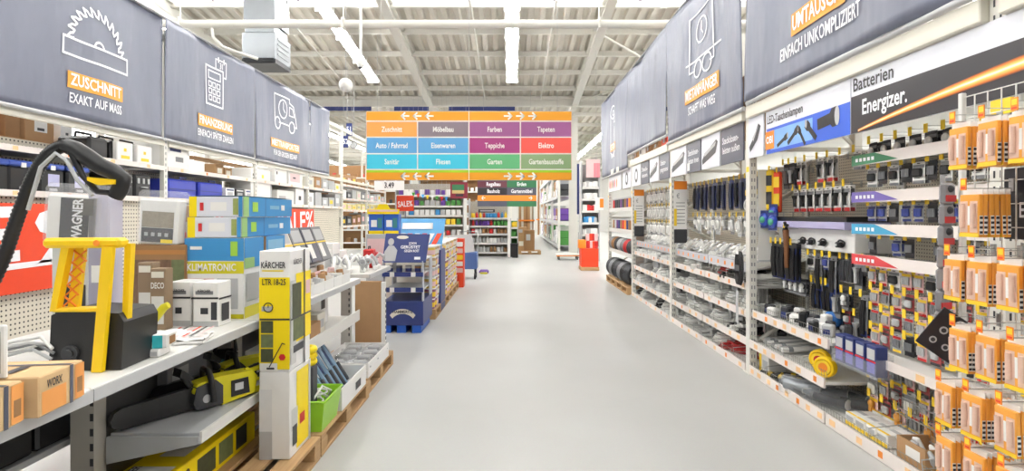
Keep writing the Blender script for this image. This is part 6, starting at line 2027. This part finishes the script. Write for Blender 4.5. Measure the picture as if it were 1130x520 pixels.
# =================================================================== FAR SHELVES ACROSS THE HALL
bt_cols = {'white': M_paper, 'grey': M_lgrey, 'green': M_green, 'red': M_red, 'orange': M_orange, 'yellow': M_tagy, 'blue': M_blue, 'brown': M_kraft2, 'black': M_dark, 'purple': pm('purple', (100, 60, 150), .5)}
_bott = {}


def bottle_mesh(kind, c):
    if (kind, c) not in _bott:
        b = MB()
        if kind == 'bottle':
            b.lathe([(0, 0), (.045, 0), (.05, .02), (.05, .15), (.02, .2), (.018, .24), (0, .24)], (0, 0, 0), 10)
        elif kind == 'jar':
            b.lathe([(0, 0), (.07, 0), (.075, .02), (.075, .15), (.07, .17), (.072, .19), (0, .19)], (0, 0, 0), 10)
        else:
            b.cbox(-.08, .08, -.05, .05, 0, .22, .01)
        _bott[(kind, c)] = b.mesh(kind, bt_cols[c])
    return _bott[(kind, c)]


def far_shelf(label, short, x0, x1, Y, levels, top, seed, back=M_dark, kinds=('bottle', 'jar', 'box'), n=9, pals=None):
    t = thing('shelf_unit', label, 'shelf', (0, Y, 0))
    MB().box(x0, x1, .45, .47, 0, top).build('back_panel', back, t)
    for x in (x0, x1 - .04):
        MB().box(x, x + .04, -.02, .45, 0, top + .1).build('side_post', M_lgrey, t)
    rr = random.Random(seed)
    for j, z in enumerate(levels):
        MB().box(x0 + .04, x1 - .04, -.02, .45, z - .03, z).box(x0 + .04, x1 - .04, -.03, -.02, z - .05, z + .02).build('shelf', M_shelf, t)
        pal = pals[j % len(pals)] if pals else list(bt_cols)
        for i in range(n):
            k, c = rr.choice(kinds), rr.choice(pal)
            tag(link(k if k != 'box' else 'pack', bottle_mesh(k, c), None, (x0 + .1 + (x1 - x0 - .2) * (i + .5) / n, Y + .1, z + .001), (0, 0, rr.uniform(-.2, .2))),
                '%s %s, %s from left, shelf %s, %s' % (c, k if k != 'box' else 'pack', ORD[i], ('one', 'two', 'three', 'four', 'five', 'six', 'seven')[j], short), k if k != 'box' else 'pack', 'goods on the ' + short)
    return t


far_shelf('far shelf of coloured jars and white bottles facing down the aisle', 'far jar shelf', WX(517, 21.4), WX(563, 21.4), 21.4, (.15, .5, .85, 1.15, 1.45), 2.1, 1, M_pegdk, ('bottle', 'jar'), 10, [['white', 'grey', 'brown'], ['white', 'grey'], ['white', 'brown', 'red'], ['green', 'red', 'orange', 'purple'], ['green', 'yellow', 'red', 'blue']])
far_shelf('far shelf of mixed packs behind the sale card', 'shelf behind sale card', WX(436, 20.8), WX(512, 20.8), 20.8, (.4, .8, 1.2, 1.55, 1.9, 2.3), 2.75, 2, M_pegdk, ('box', 'jar', 'box'), 12, [['white', 'grey', 'brown'], ['white', 'red', 'grey'], ['green', 'white', 'yellow'], ['white', 'blue', 'grey'], ['grey', 'green', 'purple'], ['white', 'grey', 'purple']])
far_shelf('narrow far shelf with plants and a dark bin at the aisle corner', 'narrow corner shelf', WX(563, 21.0), WX(572, 21.0), 21.0, (.75, 1.1), 1.35, 3, M_green, ('box', 'jar'), 2, [['green', 'red'], ['green', 'yellow']])
t = thing('waste_bin', 'dark square bin at the foot of the narrow corner shelf', 'bin', (WX(567.5, 20.9), 20.6, 0))
MB().cbox(-.14, .14, 0, .25, 0, .48, .02).build('body', M_black, t)
MB().cbox(-.15, .15, -.01, .26, .48, .52, .01).build('rim', M_dark, t)
# posts and small hanging signs of the middle
for px, Y, nm in ((513.5, 20.5, 'slim grey post left of the far jar shelf'), (561.5, 20.4, 'slim grey post right of the far jar shelf')):
    t = thing('post', nm, 'post', (WX(px, Y), Y, 0))
    MB().cbox(-.05, .05, 0, .1, .03, 4.5, .008).build('shaft', M_white, t)
    MB().cbox(-.12, .12, -.05, .15, 0, .03, .004).build('foot_plate', M_lgrey, t)
def small_sign(name, label, x0, x1, y0, y1, Y, m, rects=(), texts=(), hang=True):
    X0, X1, Z0, Z1 = WX(x0, Y), WX(x1, Y), WZ(y1, Y), WZ(y0, Y)
    t = thing(name, label, 'sign', (0, Y, 0))
    D = (X0, X1, 0, .02, Z0, Z1)
    W, H = X1 - X0, Z1 - Z0
    MB().box(*D).build('board', m, t)
    for i, (u0, u1, v0, v1, mm) in enumerate(rects):
        q = MB(); put_rect(q, 'front', u0 * W, u1 * W, v0 * H, v1 * H, D, 0, .003 + .001 * i); q.build('printed_field', mm, t)
    for (b, u, v, s, mm, fit) in texts:
        q = MB(); put_text(q, b, 'front', u * W, v * H, s, D, 0, .75, .02, .008, fit=fit); q.build('lettering', mm, t)
    if hang:
        for u in (.1, .9):
            MB().cyl((X0 + W * u, .01, Z1), (X0 + W * u, .01, ROOF(Y) - .01), .004, 4).build('suspension_wire', M_lgrey, t)
    return t


M_mar = pm('maroon_field', (96, 44, 56), .5)
M_dgr = pm('dark_green_field', (44, 110, 70), .5)
small_sign('directory_sign', 'second smaller directory sign in dark colours below the big sign', 527, 592, 197, 228, 18.0, M_frd,
           [(0, .5, .68, .9, M_mar), (.5, 1, .68, .92, M_dgr), (0, .5, .42, .66, M_frb), (.5, 1, .42, .66, M_frd), (0, 1, .2, .4, M_orange), (.15, .5, 0, .18, M_frd), (.5, 1, 0, .18, M_dgr)],
           [('Regalbau', .27, .79, .17, M_print, None), ('Erden', .75, .79, .17, M_print, None), ('Bauholz', .27, .54, .17, M_print, None), ('Gartenmöbel', .75, .54, .17, M_print, None), ('←', .1, .3, .2, M_print, None), ('→', .9, .3, .2, M_print, None)])
small_sign('garden_poster', 'dark red poster with a green picture left of the directory sign', 497, 516, 201, 219, 18.5, pm('wine_red', (120, 24, 44), .5), [(.1, .8, .5, .85, M_dgr), (.1, .8, .3, .5, pm('sand_print', (190, 170, 110), .5)), (.3, .75, .12, .26, M_frb)])
small_sign('shelf_header', 'thin black header sign above the far jar shelf', 528, 546, 231, 234.5, 21.0, M_frb, [(.1, .9, .3, .7, M_lgrey)])
small_sign('price_sign', 'white price panel with black figures below the left end of the big sign', 413, 446, 199.5, 210, 14.5, M_paper, [], [('3.49', .5, .5, .2, M_frb, None)])
for k, (x0, x1, y0, y1, tx_) in enumerate(((382, 388.5, 136, 150, '51'), (378.5, 384, 150, 163, '52'))):
    small_sign('aisle_number', 'small dark blue aisle number sign, %s of the two near the left racks' % ('upper', 'lower')[k], x0, x1, y0, y1, 17.0, M_navy, [], [(tx_, .5, .5, .22, M_print, None)])
t = thing('round_clock', 'small round grey clock high beside the aisle number signs', 'clock', (WX(390, 17.5), 17.5, WZ(160, 17.5)))
MB().cyl((0, 0, 0), (0, .06, 0), .11, 18).build('case', M_grey, t)
MB().cyl((0, -.004, 0), (0, 0, 0), .09, 18).build('face', M_lgrey, t)
MB().cyl((0, .03, .1), (0, .03, ROOF(17.5) - WZ(160, 17.5) - .1), .008, 5).build('hanger', M_lgrey, t)
# bunting
for k in range(9):
    X = WX(451 + k * 5.2, 16.5)
    t = tag(MB().prism([(-.05, 0), (.05, 0), (0, -.14)], 0, .006).build('pennant', (M_paper, M_green, M_red, M_blue, M_tagy)[k % 5], None, (X, 16.5, 2.23 - .02 * k + .03 * ((k - 4) / 4.0) ** 2)), 'small pennant, %s from left in the bunting under the big sign' % ORD[k], 'pennant', 'bunting under the big sign')
    MB().cyl((0, .003, 0), (0, .003, ROOF(16.5) - 2.2 + .02 * k), .0025, 3).build('string', M_lgrey, t)

# cartons on a far pallet
pallet('far wooden pallet with brown cartons in the open aisle', (WX(572, 22.6), 22.4, 0), 0, .9, .8)
carton('carton', 'large brown carton standing on the far pallet', 'box', (WX(584, 22.6), 22.5, .146), 0, .42, .6, .82, M_kraft2, [('front', .2, .6, .5, .8, M_lgrey)])
carton('carton', 'smaller brown carton left on the far pallet', 'box', (WX(575, 22.6), 22.55, .146), 0, .3, .5, .62, M_kraft, [('front', .2, .8, .3, .6, M_cream)])
carton('carton', 'flat pale carton lying on the smaller brown carton', 'box', (WX(576.5, 22.6), 22.55, .768), 0, .36, .5, .32, M_kraft, [('front', .1, .5, .3, .7, M_lgrey)])
# timber racks in the distance
def timber_rack(label, x0, x1, Y, top, m, n):
    t = thing('timber_rack', label, 'rack', (0, Y, 0))
    for x in (x0, x1 - .08):
        MB().box(x, x + .08, 0, .08, 0, top + .4).build('upright', M_upr, t)
    MB().box(x0, x1, .4, .42, .1, top).build('back_panel', M_kraft2, t)
    for k in range(n):
        xx = x0 + .1 + (x1 - x0 - .25) * k / n
        MB().cbox(xx, xx + (x1 - x0) / n * .8, .1, .25, .1, top * (.8 + .15 * ((k * 7) % 3) / 3), .005).build('board', [m, M_cream, M_kraft, M_kraft2][(k * 5) % 4], t)
    MB().box(x0, x1, -.02, .06, 1.2, 1.3).build('beam', M_orange, t)
timber_rack('far timber rack with upright boards behind the directory sign', WX(571, 34), WX(590, 34), 34, 3.9, M_kraft, 6)
timber_rack('farther timber rack with dark boards left of the deep aisle', WX(592, 42), WX(603, 42), 42, 4.2, M_kraft2, 4)
# big white column and tall rack on the right, far away
col = thing('column', 'thick white steel column at the right end of the open aisle', 'column', (WX(633, 21.6), 21.6, 0))
MB().box(-.16, .16, 0, .03, 0, 5.35).box(-.02, .02, .03, .27, 0, 5.35).box(-.16, .16, .27, .3, 0, 5.35).build('shaft', M_upr, col)
MB().cbox(-.22, .22, -.06, .36, 0, .03, .004).build('foot_plate', M_lgrey, col)
fr = thing('pallet_rack', 'distant tall rack with coloured bags right of the deep aisle', 'rack', (0, 0, 0))
for k, Y in enumerate((24.5, 28.5, 32.5, 36.5, 40.5)):
    MB().box(2.0, 2.1, Y - .06, Y + .06, 0, 4.6).build('upright', M_upr, fr)
    if k < 4:
        for z in (.12, 1.2, 2.3, 3.4):
            MB().box(1.98, 2.05, Y + .06, Y + 3.94, z, z + .12).build('beam', M_lgrey, fr)
            MB().box(2.05, 3.0, Y + .06, Y + 3.94, z + .09, z + .12).build('deck', M_lgrey, fr)
rr = random.Random(66)
for k in range(4):
    for j, z in enumerate((.24, 1.32, 2.42, 3.52)):
        for i in range(3):
            cn = rr.choice(('green', 'white', 'grey', 'brown', 'purple', 'black'))
            t = thing('goods_stack', '%s wrapped stack, %s in bay %s, level %s of the distant rack' % (cn, ORD[i], ('one', 'two', 'three', 'four')[k], ('one', 'two', 'three', 'four')[j]), 'stack', (2.5, 24.5 + k * 4 + .75 + i * 1.25, z), 0, 'wrapped stacks in the distant rack')
            h = rr.uniform(.5, .9)
            MB().cbox(-.42, .4, -.5, .5, 0, h * .5, .03).cbox(-.4, .38, -.48, .48, h * .5, h, .03).build('bags', bt_cols[cn], t)
            MB().box(-.425, -.42, -.3, .2, h * .1, h * .4).build('label_print', M_paper, t)
# closing rack on the far left of the deep aisle and low walls of goods far behind
fl_ = thing('pallet_rack', 'distant rack left of the deep aisle with brown goods', 'rack', (0, 0, 0))
for k, Y in enumerate((25.5, 30, 34.5)):
    MB().box(-.1, 0, Y - .06, Y + .06, 0, 4.2).build('upright', M_upr, fl_)
for k in range(2):
    for z in (.1, 1.3, 2.5):
        MB().box(-1.0, .0, 25.5 + k * 4.5 + .06, 29.94 + k * 4.5, z, z + .1).build('deck', M_lgrey, fl_)
for (x0, x1, Y, nm, sd) in ((-9.5, -4.7, 26, 'wide distant shelf behind the left rack end', 12), (-4.5, -1.0, 27, 'distant shelf behind the far mixed packs', 13)):
    far_shelf(nm, nm.replace('distant', 'far'), x0, x1, Y, (.3, .9, 1.5, 2.1, 2.7, 3.3), 3.9, sd, M_kraft2, ('box', 'jar'), 14, [['grey', 'brown', 'black'], ['white', 'grey'], ['brown', 'red', 'grey']])

# platform cart
pc = thing('platform_cart', 'white flatbed cart parked beside the steel column', 'cart', (WX(626, 20), 19.6, 0))
MB().cbox(-.42, .42, 0, .6, .16, .2, .01).build('platform', M_paper, pc)
MB().box(-.42, .42, -.01, 0, .13, .16).build('edge_rail', M_orange, pc)
for x in (-.32, .32):
    for y in (.08, .5):
        MB().cyl((x - .02, y, .065), (x + .02, y, .065), .065, 12).build('wheel', M_dark, pc)
MB().tube([(.4, .05, .2), (.42, .05, .95), (.42, .55, .95), (.4, .55, .2)], .015, 6).build('push_handle', M_chrome, pc)
# orange bin and its packs
ob = thing('promotion_bin', 'bright orange cardboard bin of red packs at the right rack end', 'bin', (WX(650, 16), 15.8, 0))
MB().cbox(-.24, .24, 0, .5, .1, .62, .01).build('body', M_ored, ob)
MB().cbox(-.26, .26, -.02, .52, 0, .1, .01).build('wooden_base', M_wood, ob)
MB().cbox(-.3, -.1, .1, .4, .62, .86, .01).build('side_box', M_orange, ob)
rr = random.Random(90)
for i in range(8):
    tag(MB().cbox(-.055, .055, -.04, .04, 0, .2, .012).build('snack_pack', (M_red, M_pink, M_ored)[i % 3], None, (WX(650, 16) - .03 + (i % 4) * .075, 15.98 + (i // 4) * .05, .624 + (i // 4) * .21), (0, 0, rr.uniform(-.3, .3))), '%s pack, %s from left in the %s layer on the orange bin' % (('red', 'pink', 'orange')[i % 3], ORD[i % 4], ('lower', 'upper')[i // 4]), 'pack', 'packs on the orange bin')
far_shelf('slim shelf with grey goods and a pink poster behind the orange bin', 'slim shelf behind orange bin', WX(641, 19), WX(662, 19), 19, (.5, .9, 1.3, 1.7, 2.1, 2.5), 3.3, 17, M_lgrey, ('box', 'jar'), 5, [['red', 'white', 'orange'], ['grey', 'white'], ['white', 'grey', 'blue']])
small_sign('pink_poster', 'pale pink poster on the slim shelf behind the orange bin', 647, 662, 176, 196, 18.95, M_pink, [(.55, 1, 0, .8, pm('rose_print', (214, 130, 140), .5))], (), False)
sg_ = small_sign('price_card', 'white and orange price cards at the far end of the right rack', 657, 666, 218, 232, 14.9, M_paper, [(.55, 1, .2, .9, M_orange)], (), True)
fb = thing('flag_banner', 'slim dark blue flag banner beside the steel column', 'banner', (WX(638.5, 20.6), 20.6, 0))
MB().cyl((.08, 0, 0.02), (.08, 0, 3.5), .015, 8).cyl((.08, 0, 0), (.08, 0, .02), .15, 14).build('pole', M_grey, fb)
MB().box(-.06, .07, -.003, .003, 1.6, 3.45).build('cloth', M_navy, fb)
